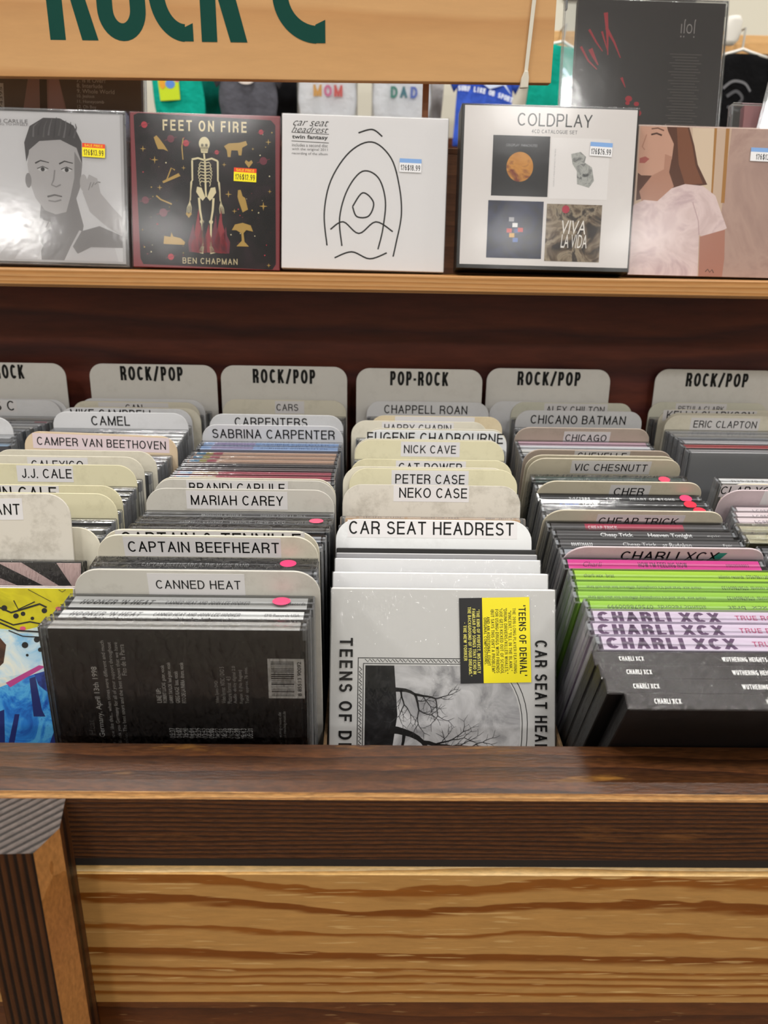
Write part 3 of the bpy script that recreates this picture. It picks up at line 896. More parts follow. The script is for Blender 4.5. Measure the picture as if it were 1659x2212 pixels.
B = {'bold': 0.02}
STY = {
 # style: type, spine, body, description, spine lettering, extras
 'clear': ('j', None, None, 'clear jewel case', [], {}),
 'col0a': ('j', '8db2d0', '6a6a70', 'blue spined jewel case', [], dict(strips=[(30, 45, 'c03050')])),
 'col0b': ('j', 'cfcfd2', '8a8a8c', 'pale spined jewel case', [], dict(strips=[(46, 58, 'd05a78')])),
 'hook1': ('j', 'b9b9b7', '121214', 'thick black jewel case with pale grey spine and pink dot sticker', [("HOOKER 'N HEAT", -54, -18, 3.4, '3a3a3a', dict(bold=0.03, shear=0.3)), ("CANNED HEAT AND JOHN LEE HOOKER", -12, 30, 2.6, '222222', dict(shear=0.25)), ("EMI Records", 45, 58, 2.2, '222222')], dict(dots=[(46, 'f2557f')], edge='111112')),
 'hook2': ('j', 'e8e8e6', '1a1a1c', 'black jewel case with white spine', [("HOOKER 'N HEAT", -54, -20, 3.2, '8c8c8c', dict(bold=0.03, shear=0.3)), ("CANNED HEAT AND JOHN LEE HOOKER", -14, 28, 2.5, '4a4a4a', dict(shear=0.25)), ("EMI Records USA", 40, 57, 2.2, '333333')], dict(edge='151517')),
 'beef': ('j', '161617', '0c0c0d', 'thick black jewel case with pink dot sticker', [("CAPTAIN BEEFHEART & THE MAGIC BAND", -36, 24, 2.7, 'd9d9d9'), ("Warner Archives/R", 30, 48, 2.2, 'c4c4c4')], dict(dots=[(46, 'f2457a')], edge='0c0c0d', wrap=FILM)),
 'rar': ('j', '6a6a6c', '3a3a3c', 'grey shrink-wrapped jewel case', [("MARIAH CAREY", -40, -8, 2.4, 'b9b6a8'), ("THE RARITIES", 2, 26, 2.2, 'c9c08a')], dict(wrap=FILM)),
 'colvin': ('j', '505052', '2c2c2e', 'dark grey jewel case with pink dot sticker', [("shawn colvin", -36, -8, 3.4, 'e8e8e8', dict(shear=0.35)), ("WHOLE NEW YOU", -4, 32, 2.7, 'dedede'), ("COLUMBIA", 38, 54, 2.4, 'ececec')], dict(dots=[(52, 'f2607f')], wrap=FILM)),
 'mar': ('j', '3b3b3d', '2a2a2c', 'charcoal spined jewel case', [("MARIAH CAREY", -25, 2, 2.3, 'ededed'), ("HERE FOR IT ALL", 14, 44, 2.3, 'ededed')], {}),
 'red': ('j', 'cc5068', 'b87078', 'rose red spined jewel case', [], dict(strips=[(-58, -48, '8fb8dc'), (-48, -28, 'e6cfae')])),
 'grb': ('j', '786c6c', '6a6062', 'grey brown spined jewel case', [], {}),
 'drk': ('j', '4a4648', '4a4648', 'dark grey spined jewel case', [], {}),
 'peach': ('j', 'efc9ae', 'd4bcb0', 'peach spined jewel case with rainbow end', [], dict(strips=[(-58, -50, '3f8fb8'), (-50, -44, 'b0a83a'), (-44, -36, 'c04a60')])),
 'blue': ('j', '97bcee', 'a8aec2', 'pale blue and lavender spined jewel case', [("SABRINA CARPENTER", -8, 50, 2.2, '4a6aa8')], dict(strips=[(-50, -14, 'a99cc8')])),
 'white': ('s', 'e4e5e7', 'e0e1e3', 'white card sleeve in shrink wrap', [], dict(wrap=FILM3)),
 'photo': ('s', 'b9b9bb', '8f8f92', 'thin sleeve with grey photo cover', [], {}),
 'making': ('s', '141415', '1a1a1b', 'black card sleeve with white spine lettering', [("Car Seat Headrest", -55, -31, 2.6, 'ececec'), ("Making A Door Less Open", -18, 17, 2.6, 'ececec'), ("OLE157CD", 46, 55, 1.8, 'd8d8d8')], dict(wrap=FILM2)),
 'neko': ('j', 'e3c4a4', 'd8b490', 'peach spined jewel case', [("NEKO CASE", -47, -20, 3.0, '8a6a4c'), ("BRINGS THE FLOOD", -8, 18, 2.2, '7a5a40'), ("ANTI-", 36, 43, 2.6, '2c2420', B), ("86777-2", 45, 54, 2.2, '6a5444')], dict(strips=[(-52, -50, 'c99a58'), (-19, -17, 'c99a58'), (55, 57, 'c99a58')])),
 'wuth': ('s', '2a2627', '0e0c0d', 'black card sleeve with white spine lettering', [("CHARLI XCX", -50, -38, 1.9, 'e6e6e6', B), ("WUTHERING HEIGHTS", 0, 22, 1.9, 'e6e6e6', B)], dict(wrap=FILM3)),
 'purp': ('j', 'd9c9dc', 'b9a8c0', 'lilac spined jewel case with bold purple letters', [("CHARLI XCX", -57, 8, 6.6, '614566', dict(caps=0.24)), ("TRUE ROMANCE", 16, 52, 2.2, 'c0487a')], {}),
 'green4': ('j', '9ccc3c', '86b832', 'lime green spined jewel case standing before the lilac ones', [("atlantic records  075678600999", -50, 4, 2.0, '4a6a1c', dict(rot=180)), ("charli xcx  brat", 16, 52, 2.0, '4a6a1c', dict(rot=180))], {}),
 'green2': ('j', '98c940', '82b436', 'lime green spined jewel case lettered upside down', [("charli xcx  brat and it's completely different but also still brat", -54, 12, 2.1, '3c5a18', dict(rot=180)), ("atlantic records  075678604133", 24, 57, 2.0, '3c5a18', dict(rot=180))], {}),
 'green1': ('j', 'a8d232', '8fbc2c', 'lime green spined jewel case lettered upright', [("charli xcx  brat", -54, -36, 2.2, '3f5c14'), ("atlantic records  075678611308", 26, 57, 2.0, '3f5c14')], {}),
 'pink': ('j', 'e2429c', '6a5a62', 'hot pink spined jewel case', [("Charli", -50, -38, 3.0, '8a2060', dict(shear=0.4)), ("HOW I'M FEELING NOW", -16, 14, 3.0, '6a1850'), ("0190295168803", 38, 52, 1.9, '8a2060')], {}),
 'trick3': ('j', '4c4a4c', '3a383a', 'dark grey jewel case with thin white catalogue number', [("88697266622", -52, -38, 2.2, 'ececec', B), ("Cheap Trick", -18, 4, 3.0, 'e8e8e8'), ("at Budokan", 8, 27, 3.0, 'e8e8e8'), ("Epic", 48, 54, 2.2, 'dddddd')], {}),
 'trick2': ('j', '4a484a', '3a383a', 'dark grey jewel case with bold white lettering', [("Cheap Trick", -30, -8, 3.4, 'f4f4f4', dict(bold=0.03)), ("Heaven Tonight", 2, 32, 3.4, 'f4f4f4', dict(bold=0.03)), ("epic", 42, 51, 1.9, 'cfcfcf')], dict(wrap=FILM2)),
 'trick1': ('j', '5a585a', '484648', 'grey jewel case with red spine strip', [("CHEAP TRICK", -34, -14, 2.6, 'f0d6dc', B)], dict(strips=[(-36, 32, 'c24a64')], wrap=FILM2)),
 'cher3': ('j', '242326', '1c1b1e', 'black spined jewel case with red dot at its end', [], dict(dots=[(52, 'e83048')])),
 'cher2': ('j', '2c2b2e', '1c1b1e', 'black spined jewel case with blue and white lettering and red dot', [("CHER", -48, -34, 3.0, '6f8fd8', B), ("ICON", -31, -20, 3.0, 'f0f0f0', B)], dict(dots=[(48, 'ee2a44')])),
 'cher1': ('j', '303034', '1c1b1e', 'black spined jewel case with white lettering and pink dot', [("2-1/2000", -38, -22, 2.2, 'dddddd', B), ("CHER", -10, 0, 2.2, 'eeeeee', B), ("HEART OF STONE", 8, 42, 2.2, 'dddddd', B)], dict(dots=[(50, 'f24d7c')])),
 'vic': ('j', '4c625c', '6c7a74', 'teal spined shrink-wrapped jewel case', [("VIC CHESNUTT  IS THE ACTOR HAPPY?", -40, 24, 2.4, 'a9b8b0')], dict(dots=[(44, 'd8506c')], wrap=FILM)),
 'chi': ('j', 'e4e4e8', '8a8a8c', 'white spined jewel case', [], {}),
 'chi2': ('j', 'c9a4b4', '8a8a8c', 'dusty pink spined jewel case', [], {}),
 'cream': ('j', 'cfcaa8', 'a8a484', 'pale olive spined shrink-wrapped jewel case', [], dict(wrap=FILM)),
 'pinkw': ('j', 'ecdde0', 'd8c8cc', 'pinkish white spined jewel case', [("LC05514 0602", -48, -20, 2.2, '8a7c84')], {}),
 'tan': ('j', 'c2ad82', 'a08a62', 'tan spined jewel case', [], dict(wrap=FILM2)),
 'whsp': ('j', 'ececec', 'b0b0b0', 'white spined jewel case with catalogue number', [("R35 270-2", -50, -24, 2.6, '9a9a9a')], {}),
 'greyback': ('j', 'c4c2c4', 'a4a5a8', 'jewel case showing its flat pale grey back', [], {}),
 'redcream': ('j', 'c8383a', 'a8a0a0', 'bright red spined jewel case', [], {}),
 'whsp2': ('j', 'e2e0e2', 'a8a8a8', 'white spined jewel case', [], {}),
 'st2': ('j', 'e9dcdc', '3a3a3c', 'shrink-wrapped jewel case with pale pink spine', [], dict(wrap=FILM)),
}
CLEARCOL = [('b4b5b8', '6a6b70'), ('8e8f93', '4a4b4e'), ('d6d7d9', '8a8b8f'), ('5a5b5f', '38393c'), ('c3c0bb', '7a7872'), ('9b9fa6', '5b5e64'), ('e8e6e2', '9a9894')]

ORD = ['zeroth', 'first', 'second', 'third', 'fourth', 'fifth', 'sixth', 'seventh', 'eighth', 'ninth', 'tenth', 'eleventh', 'twelfth', 'thirteenth', 'fourteenth', 'fifteenth', 'sixteenth', 'seventeenth', 'eighteenth', 'nineteenth', 'twentieth']
BIN = {0: 'bin beyond the painted sleeve', 1: 'bin fronted by the painted sleeve', 2: 'bin behind the black disc back', 3: 'bin fronted by the yellow-stickered sleeve', 4: 'bin of lime green spines', 5: 'bin next after the lime spines'}
CARDC = {'grey': 'pale grey', 'grey2': 'warm grey', 'cream': 'cream', 'yellow': 'yellowed', 'white': 'white', 'dirty': 'grimy', 'olive': 'beige', 'olivel': 'pale olive', 'brown': 'taupe', 'lav': 'lilac tinted', 'peach': 'peach', 'peach2': 'pale peach', 'genre': 'tall grey'}

CARD_ME = {}
def card_mesh(Wd, H, r, m):
    k = (Wd, H, r, m.name)
    if k in CARD_ME:
        return CARD_ME[k]
    pts = [(-Wd / 2, 0), (Wd / 2, 0)]
    for a0, cx in ((0, Wd / 2 - r), (90, -Wd / 2 + r)):
        for j in range(9):
            a = R(a0 + 90 * j / 8)
            pts.append((cx + r * math.cos(a), H - r + r * math.sin(a)))
    bm = bmesh.new()
    va = [bm.verts.new((x * M, 0, z * M)) for x, z in pts]
    vb = [bm.verts.new((x * M, 1.2 * M, z * M)) for x, z in pts]
    bm.faces.new(va)
    bm.faces.new(vb[::-1])
    n = len(pts)
    for i in range(n):
        bm.faces.new((va[i], vb[i], vb[(i + 1) % n], va[(i + 1) % n]))
    bmesh.ops.recalc_face_normals(bm, faces=bm.faces)
    bmesh.ops.bevel(bm, geom=[e for e in bm.edges if len(e.link_faces) == 2 and any(len(f.verts) > 8 for f in e.link_faces)], offset=0.25 * M, segments=1, affect='EDGES')
    me = bpy.data.meshes.new('card')
    bm.to_mesh(me)
    bm.free()
    me.materials.append(m)
    CARD_ME[k] = me
    return me

def divider(c, kth, rec):
    _, col, x, y, z, lean, H, Wd, roll, T, Lb = rec
    genre = col == 'genre'
    state = ('tall grey genre card at the back of the ' + BIN[c]) if genre else \
        '%s divider card, %s before the genre card, %s' % (CARDC[col] + (' unlettered' if not T else ' lettered'), ORD[kth], BIN[c])
    t = thing('divider_card', state, 'divider card', W(x, y, z), (R(-lean), R(roll), 0), 'divider cards between the discs')
    data_obj('card', card_mesh(Wd, H, 13.5, CARDS[col]), t)
    lab = t
    if Lb:
        zc = T[3] if T else H - 7
        hh = 7.2 if not T else max(5.0, min(7.5, H - zc - 1.0))
        lm = mat('e4d3d8', 0.4, 0.3) if col == 'peach' else LABELW
        lab = data_obj('label_sticker', box_mesh('label_sticker', Lb[0], Lb[1], -0.12, 0, zc - 6.2, zc + min(hh, 6.4), [lm]), t)
    if T:
        p = Print()
        if genre:
            p.caps(BLACK, T[0], T[1], T[3], T[2], 14.4, 0.17, 0.62)
        else:
            vs = stroke_geo(T[0])
            p.caps(BLACK, T[0], T[1], T[3], T[2], min(T[2] / (vs[3] - vs[2]) * 1.0, 9.8), 0.13)
        p.build('lettering', lab, 'front', -0.14)
    if col == 'lav' and T:
        q = Print()
        q.poly('2f8a7c', [(27, 143.5), (33, 143.5), (37.5, 153), (31, 153)])
        q.build('teal_tag', t, 'front', -0.05)
    return t

FRONT, NCARD = {}, {}
def disc(c, slot, kth, rec, fill_i):
    _, style, x, y, z, lean, H, t = rec
    typ, sp, bo, desc, lt, ex = STY[style] if style in STY else FRONT[style][0]
    if style == 'clear':
        sp, bo = CLEARCOL[fill_i % len(CLEARCOL)]
    front_card = slot + 1
    where = '%s disc behind the %s divider card' % (ORD[kth], ORD[front_card]) if front_card < NCARD[c] else '%s disc from the rail' % ORD[kth]
    if style in FRONT:
        label = FRONT[style][1]
    else:
        label = '%s, %s, %s' % (desc, where, BIN[c])
        for alt in ('%s, %s' % (desc, where), '%s, %s' % (desc, BIN[c]), desc):
            if len(label.split()) > 16:
                label = alt
    r = thing('disc_case' if typ == 'j' else 'disc_sleeve', label, 'disc case' if typ == 'j' else 'disc sleeve', W(x, y, z), (R(-lean), 0, 0), 'discs filed in the browser bins')
    if typ == 'j':
        ins = jewel(r, sp, bo, t, H, ex.get('front'), 125.0, ex.get('wrap'), False, ex.get('edge'))
        spine_text(ins, lt, t, H, ex.get('dots', ()), ex.get('strips', ()))
    else:
        ins = sleeve(r, sp, bo, t, H, ex.get('front'), 125.0, ex.get('wrap'), 0.62 if style in FRONT else 0.14)
        spine_text(ins, lt, t, H, ex.get('dots', ()), ex.get('strips', ()), 0.0)
    if style in FRONT and FRONT[style][2]:
        FRONT[style][2](r)
    return r

# ---- covers that face out at the front of the bins
def paint_mat(cols, scale):
    m = bpy.data.materials.new('brushed_paint')
    m.use_nodes = True
    nt, N, L = nodes(m)
    b = nt.nodes['Principled BSDF']
    tc = N('ShaderNodeTexCoord')
    nz = N('ShaderNodeTexNoise', Scale=scale, Detail=5.0, Roughness=0.6, Distortion=1.2)
    L(tc.outputs['Object'], nz.inputs['Vector'])
    cr = N('ShaderNodeValToRGB')
    n = len(cols)
    ramp(cr, [(0.36 + 0.28 * i / (n - 1), lin(c)) for i, c in enumerate(cols)])
    L(nz.outputs['Fac'], cr.inputs[0])
    L(cr.outputs[0], b.inputs['Base Color'])
    b.inputs['Roughness'].default_value = 0.5
    b.inputs['Specular IOR Level'].default_value = 0.2
    return m

def cover_painted(r):
    p = Print()
    YE, BL, LB, WH = paint_mat(['b8b01a', 'd6cc22', 'c4b81c'], 40), paint_mat(['1f4fa8', '2a7fd0', '58b0e2', '2a6ac4'], 60), paint_mat(['8ec4e6', 'cfe2ea', 'ececde'], 55), paint_mat(['dfe2d4', 'b9d6e2', 'e6e6da'], 60)
    DB, BK, PK, BR = '1d2a6a', '151518', 'd8587c', paint_mat(['5a3a2a', '3a2620', '7a5038'], 70)
    # cover face: x -62.5..62.5, z 0..139.5 ; the right-hand third shows past the frame
    p.rect(YE, -62, 62, 100, 139)
    p.poly(WH, [(-62, 100), (-20, 104), (20, 101), (62, 112), (62, 66), (-62, 40)])
    p.poly(LB, [(-10, 100), (30, 98), (62, 106), (62, 78), (20, 62), (0, 58)])
    p.poly(BL, [(-62, 0), (62, 0), (62, 70), (30, 62), (-4, 48), (-62, 40)])
    p.poly(paint_mat(['24307a', '2b4aa0', '1d2a6a'], 60), [(30, 62), (62, 72), (62, 40), (44, 44), (34, 52)])
    p.poly('b8408a', [(6, 54), (34, 70), (40, 69), (22, 58), (10, 50)])
    p.poly(DB, [(26, 58), (31, 60), (37, 30), (40, 24), (30, 24)])
    p.poly(DB, [(0, 28), (5, 30), (6, 0), (-2, 0)])
    p.poly(DB, [(14, 26), (18, 26), (14, 0), (9, 0)])
    p.poly(DB, [(52, 26), (57, 28), (50, 0), (44, 0)])
    p.poly(WH, [(46, 44), (58, 50), (60, 28), (52, 32), (44, 38)])
    p.poly(BR, [(-50, 62), (-10, 58), (4, 72), (6, 88), (-4, 100), (-40, 104)])
    for x, z, s in ((4, 121, 2.6), (38, 119, 2.4), (20, 116, 2), (28, 112, 1.6), (44, 115, 1.2), (39, 110, 1.4), (14, 114, 2.4), (32, 93, 2.6), (22, 88, 2.8), (35, 84, 2), (52, 78, 1.6), (50, 68, 1.8), (44, 91, 1.4), (24, 79, 1.2)):
        p.ell(BK, x, z, s, s, 14)
    for x, z in ((50, 121), (44, 82), (20, 103), (36, 102)):
        p.ell(PK, x, z, 2.6, 1.8, 14)
    for pts, wd in (([(-4, 138), (-1, 122), (10, 117), (22, 121), (34, 125), (40, 122)], 1.6), ([(-2, 112), (12, 106), (26, 109), (36, 107), (50, 111)], 1.3), ([(0, 108), (16, 101), (34, 100), (46, 105), (52, 110)], 1.5), ([(8, 101), (20, 96), (40, 95)], 1.0), ([(24, 138), (44, 127)], 0.5), ([(52, 125), (58, 120), (62, 114)], 0.8), ([(12, 128), (16, 120), (30, 127)], 1.0), ([(50, 138), (53, 136), (56, 138)], 0.5)):
        p.line(BK, pts, wd)
    p.v = [(max(-62.3, min(62.3, 23 + 0.63 * x)), max(0.3, 139.2 - 0.6 * (139 - z)), h) for x, z, h in p.v]
    p.rect('2450a4', -62, 62, 1, 56)
    p.build('cover_art', r, 'front', 0.0, 0.008)

def cover_stripes(r):
    p = Print()
    S = 'd9c0be'
    for x in (-70, -36, -2, 32, 66):
        p.poly(S, [(max(-62, min(62, a)), z) for a, z in ((x - 18, 139), (x - 4, 139), (x + 46, 118), (x + 24, 118))])
    p.build('cover_art', r, 'front', 0.0, 0.015)

def cover_teens(r):
    p = Print()
    K = '151516'
    X = lambda u: (u - 959) / 3.9
    Zz = lambda v: 139.5 - (v - 1272) / 4.05
    # photo panel: a plain monochrome winter tree standing on dark ground, lying on its side
    NIGHT, SKY = paint_mat(['101011', '1c1c1e', '2c2c2e'], 90), paint_mat(['8f8f92', 'b4b4b6', 'c9c9cb'], 50)
    def frame(g, m):
        x0, x1, z1 = X(775) + g, X(1090), Zz(1427) - g
        a = X(1143) - x1 - g
        pts = [(x0, 6 + g), (x0, z1), (x1 - 12, z1)]
        pts += [(x1 - 12 + (a + 12) * math.sin(R(k * 9)), 66 - 0 + (z1 - 66) * math.cos(R(k * 9))) for k in range(1, 11)]
        pts += [(x1 - 12 + (a + 12) * math.cos(R(k * 9)), 66 - (60 - g) * math.sin(R(k * 9))) for k in range(1, 11)]
        p.poly(m, pts)
        return pts
    frame(0, K)
    frame(0.45, 'c9c9c8')
    z1, x0 = Zz(1427), X(775)
    for k in range(17):                     # zigzag border
        xx = x0 + 4 + k * 4.2
        p.line(K, [(xx, z1 - 0.8), (xx + 1.6, z1 - 2.4), (xx + 2.6, z1 - 0.8), (xx + 4.2, z1 - 2.4)], 0.4)
    for k in range(20):
        zz = z1 - 5 - k * 4.2
        p.line(K, [(x0 + 0.8, zz), (x0 + 2.4, zz - 1.6), (x0 + 0.8, zz - 2.6), (x0 + 2.4, zz - 4.2)], 0.4)
    frame(3.0, K)
    frame(3.4, 'c9c9c8')
    frame(4.2, SKY)
    gx0, gz1 = x0 + 4.2, z1 - 4.2
    p.poly(NIGHT, [(gx0, 10.5), (gx0, gz1), (gx0 + 16, gz1), (gx0 + 18, 70), (gx0 + 15, 50), (gx0 + 18, 30), (gx0 + 17, 10.5)])
    rnd = random.Random(4)
    def branch(x, z, a, l, wd, d):
        pts = [(x, z)]
        for k in range(5):
            a += rnd.uniform(-14, 14)
            x += l / 5 * math.cos(R(a))
            z += l / 5 * math.sin(R(a))
            pts.append((x, z))
        if max(q[1] for q in pts) > gz1 - 1 or max(q[0] for q in pts) > 40 or min(q[1] for q in pts) < 14 or (max(q[0] for q in pts) > 30 and not 38 < z < 90):
            return
        p.line(K if d < 3 else '3a3a3c', pts, wd, wd * 0.5)
        if d < 5:
            for s in (-1, 1):
                branch(x, z, a + s * rnd.uniform(16, 42), l * rnd.uniform(0.6, 0.85), wd * 0.55, d + 1)
            branch(pts[2][0], pts[2][1], a + rnd.choice((-1, 1)) * rnd.uniform(30, 60), l * 0.6, wd * 0.45, d + 1)
    branch(gx0 + 14, 62, 4, 20, 4.4, 0)
    branch(gx0 + 14, 84, 6, 14, 2.6, 1)
    branch(gx0 + 14, 40, -4, 16, 3.0, 1)
    TT = dict(rot=-90)
    p.caps(K, 'TEENS OF DENIAL', -53.6, 112 - 42, 84, 7.2, 0.16, 0.85, -90, 0.24)
    p.caps(K, 'CAR SEAT HEADREST', 54.4, 111.6 - 40.5, 81, 6.8, 0.16, 0.85, -90, 0.2)
    p.build('cover_art', r, 'front', 0.0, 0.008)
    # hype sticker
    st = Print()
    c, s = math.cos(R(1.5)), math.sin(R(1.5))
    q = lambda x, z: (29 + (x - 29) * c - (z - 111) * s, 111 + (x - 29) * s + (z - 111) * c)
    YL = mat('efe01a', 0.35, 0.4)
    st.poly(mat('1b1b1e', 0.4, 0.4), [q(9.2, 88), q(22.4, 88), q(22.4, 135), q(9.2, 135)])
    st.poly(YL, [q(22, 88), q(48.4, 88), q(48.4, 135), q(22, 135)])
    for body, x, wd, h, bold, col in (("'TEENS OF DENIAL'", 44.2, 39, 4.0, 0.02, K), ('THE 2016 LONG PLAYER FEATURING', 39.7, 36, 1.7, 0.01, K), ('"VINCENT," "FILL IN THE BLANK,"', 37.2, 33, 1.8, 0.01, K), ('"DRUNK DRIVERS/KILLER WHALES,"', 34.8, 36, 1.8, 0.01, K), ('"(JOE GETS KICKED OUT OF SCHOOL', 32.4, 36, 1.8, 0.01, K), ('FOR USING) DRUGS WITH FRIENDS', 30, 35, 1.8, 0.01, K), ("(BUT SAYS THIS ISN'T A PROBLEM)\"", 27.6, 35, 1.8, 0.01, K), ('AND AN ADDITIONAL EIGHT', 25.2, 27, 1.7, 0.01, K), ('ORIGINAL COMPOSITIONS.', 22.9 + 0.6, 26, 1.7, 0.01, K), ('"THE KIND OF PERFECT, INSTANTLY', 19.6, 35, 1.8, 0.02, 'e8e070'), ('FAMILIAR POP SONGS THAT ECHO IN', 17.2, 36, 1.8, 0.02, 'e8e070'), ('THE BACKGROUND OF YOUR DREAMS."', 14.8, 38, 1.8, 0.02, 'e8e070'), ('- THE NEW YORKER', 12.2, 21, 1.8, 0.02, 'e8e070')):
        st.caps(mat(col, 0.4, 0.3), body, q(x, 111)[0], q(x, 111)[1], wd, h, 0.11 + bold * 2, 0.8, -88.5)
    st.build('hype_sticker', r, 'front', -0.64, 0.01, 0.03)

def cover_disc_back(r):
    p = Print()
    X = lambda u: (u - 384) / 4.45
    Zz = lambda v: 142 - (v - 1357) / 3.73
    G = 'ccc7c3'
    def up(body, u, v0, v1, h, col=G, bold=0.0):
        if all(ch == ' ' or ch in GLY for ch in body):
            p.caps(mat(col, 0.5, 0.2), body, X(u), (Zz(v0) + Zz(v1)) / 2, Zz(v0) - Zz(v1), h, 0.14, 0.9, 90)
        else:
            p.text(mat(col, 0.5, 0.2), body, X(u), (Zz(v0) + Zz(v1)) / 2, Zz(v0) - Zz(v1), h, 0, 0, 90)
    up('Canned Heat', 186, 1550, 1640, 3.2, '6a6664')
    up('Halle, Bonn ,Germany, April 13th 1998', 209, 1438, 1660, 3.4, 'ece8e4')
    up('It helps to see a show like this... when times were different and much', 232, 1385, 1660, 2.4)
    up('for live music." Thank you Germany for all of your support throughout', 246, 1388, 1660, 2.4)
    up('up my band together. The best tours and the best shows that we have', 260, 1388, 1660, 2.4)
    up('Fito de la Parra', 271, 1392, 1455, 2.4)
    for i, bd in enumerate(('LINE UP:', 'ROBERT LUCAS  guitar, vocals', 'LARRY TAYLOR  lead guitar, vocals', 'GREG KAGE  bass, vocals', 'FITO DE LA PARRA  drums, vocals')):
        up(bd, 340 + 13.5 * i, 1512 - (30, 78, 84, 66, 84)[i], 1512, 2.3, 'e6e2de', 0.01)
    for i, bd in enumerate(('Video Specs DVD:', 'Video format  NTSC / DVD 5', 'Picture format  4:3', 'Audio  dolby digital 2.0', 'Region  0 (No Region)', 'Total  approx. 76 min.')):
        up(bd, 466 + 13 * i, 1512 - (48, 76, 56, 78, 70, 76)[i], 1512, 2.1, 'b4b0ac')
    for i, bd in enumerate(('05:37', '04:02', '05:10', '04:04', '05:35', '03:52', '05:06', '04:22', '06:36', '04:59', '04:28', '16:43', '05:31')):
        up(bd, 362 + 14.2 * i, 1566, 1588, 2.9, 'f4f0ec', 0.01)
    up('www.mig-music.de', 600, 1530, 1600, 1.9, 'b8b4b0')
    up('facebook.com/mig.music.de', 610, 1528, 1604, 1.9, 'b8b4b0')
    W_ = 'd6d2d0'
    x0, x1, z0, z1 = X(577), X(655), Zz(1500), Zz(1418)
    p.rect(W_, x0, x1, z0, z1)
    rnd = random.Random(2)
    zz = z0 + 1.2
    while zz < z1 - 1.5:
        d = rnd.choice((0.25, 0.4, 0.7))
        p.rect('1a1a1a', x0 + 1.5, x1 - 5, zz, zz + d)
        zz += d + rnd.choice((0.3, 0.45, 0.7))
    p.text(BLACK, '8 85513 90092', x1 - 2.4, (z0 + z1) / 2, z1 - z0 - 3, 1.9, 0.01, 0, 90)
    p.build('lettering', r, 'front', 1.0, 0.008, 0.03)
    q = Print()
    q.text('d8d4c8', 'live at Bonn 1998', 8, 5, 44, 2.6, 0.02)
    q.text('d8d4c8', 'DVD + CD', 48, 4, 14, 2.0, 0.02)
    q.build('lettering', r, 'top', 140.9, 0.01, 0.03)

FRONT['front'] = (('j', 'd2cfca', '2a2422', '', [], dict(wrap=FILM, front='332d2b')), 'shrink-wrapped jewel case showing its black printed back, resting behind the rail', cover_disc_back)
FRONT['art'] = (('s', 'e2d8d6', 'd8d4c8', '', [], dict(wrap=FILM2, strips=[(-62, 62, '2a282a', 2.0, 4.2)])), 'card sleeve painted in yellow and blue splashes with black dots', cover_painted)
FRONT['stripe'] = (('s', '2a2a2c', '2c2a2c', '', [], dict(wrap=FILM)), 'black sleeve with pale pink diagonal stripes behind the painted sleeve', cover_stripes)
FRONT['teens'] = (('s', 'dededd', 'cbcbca', '', [], dict(wrap=FILM3)), 'white sleeve with monochrome tree picture and yellow and black sticker', cover_teens)

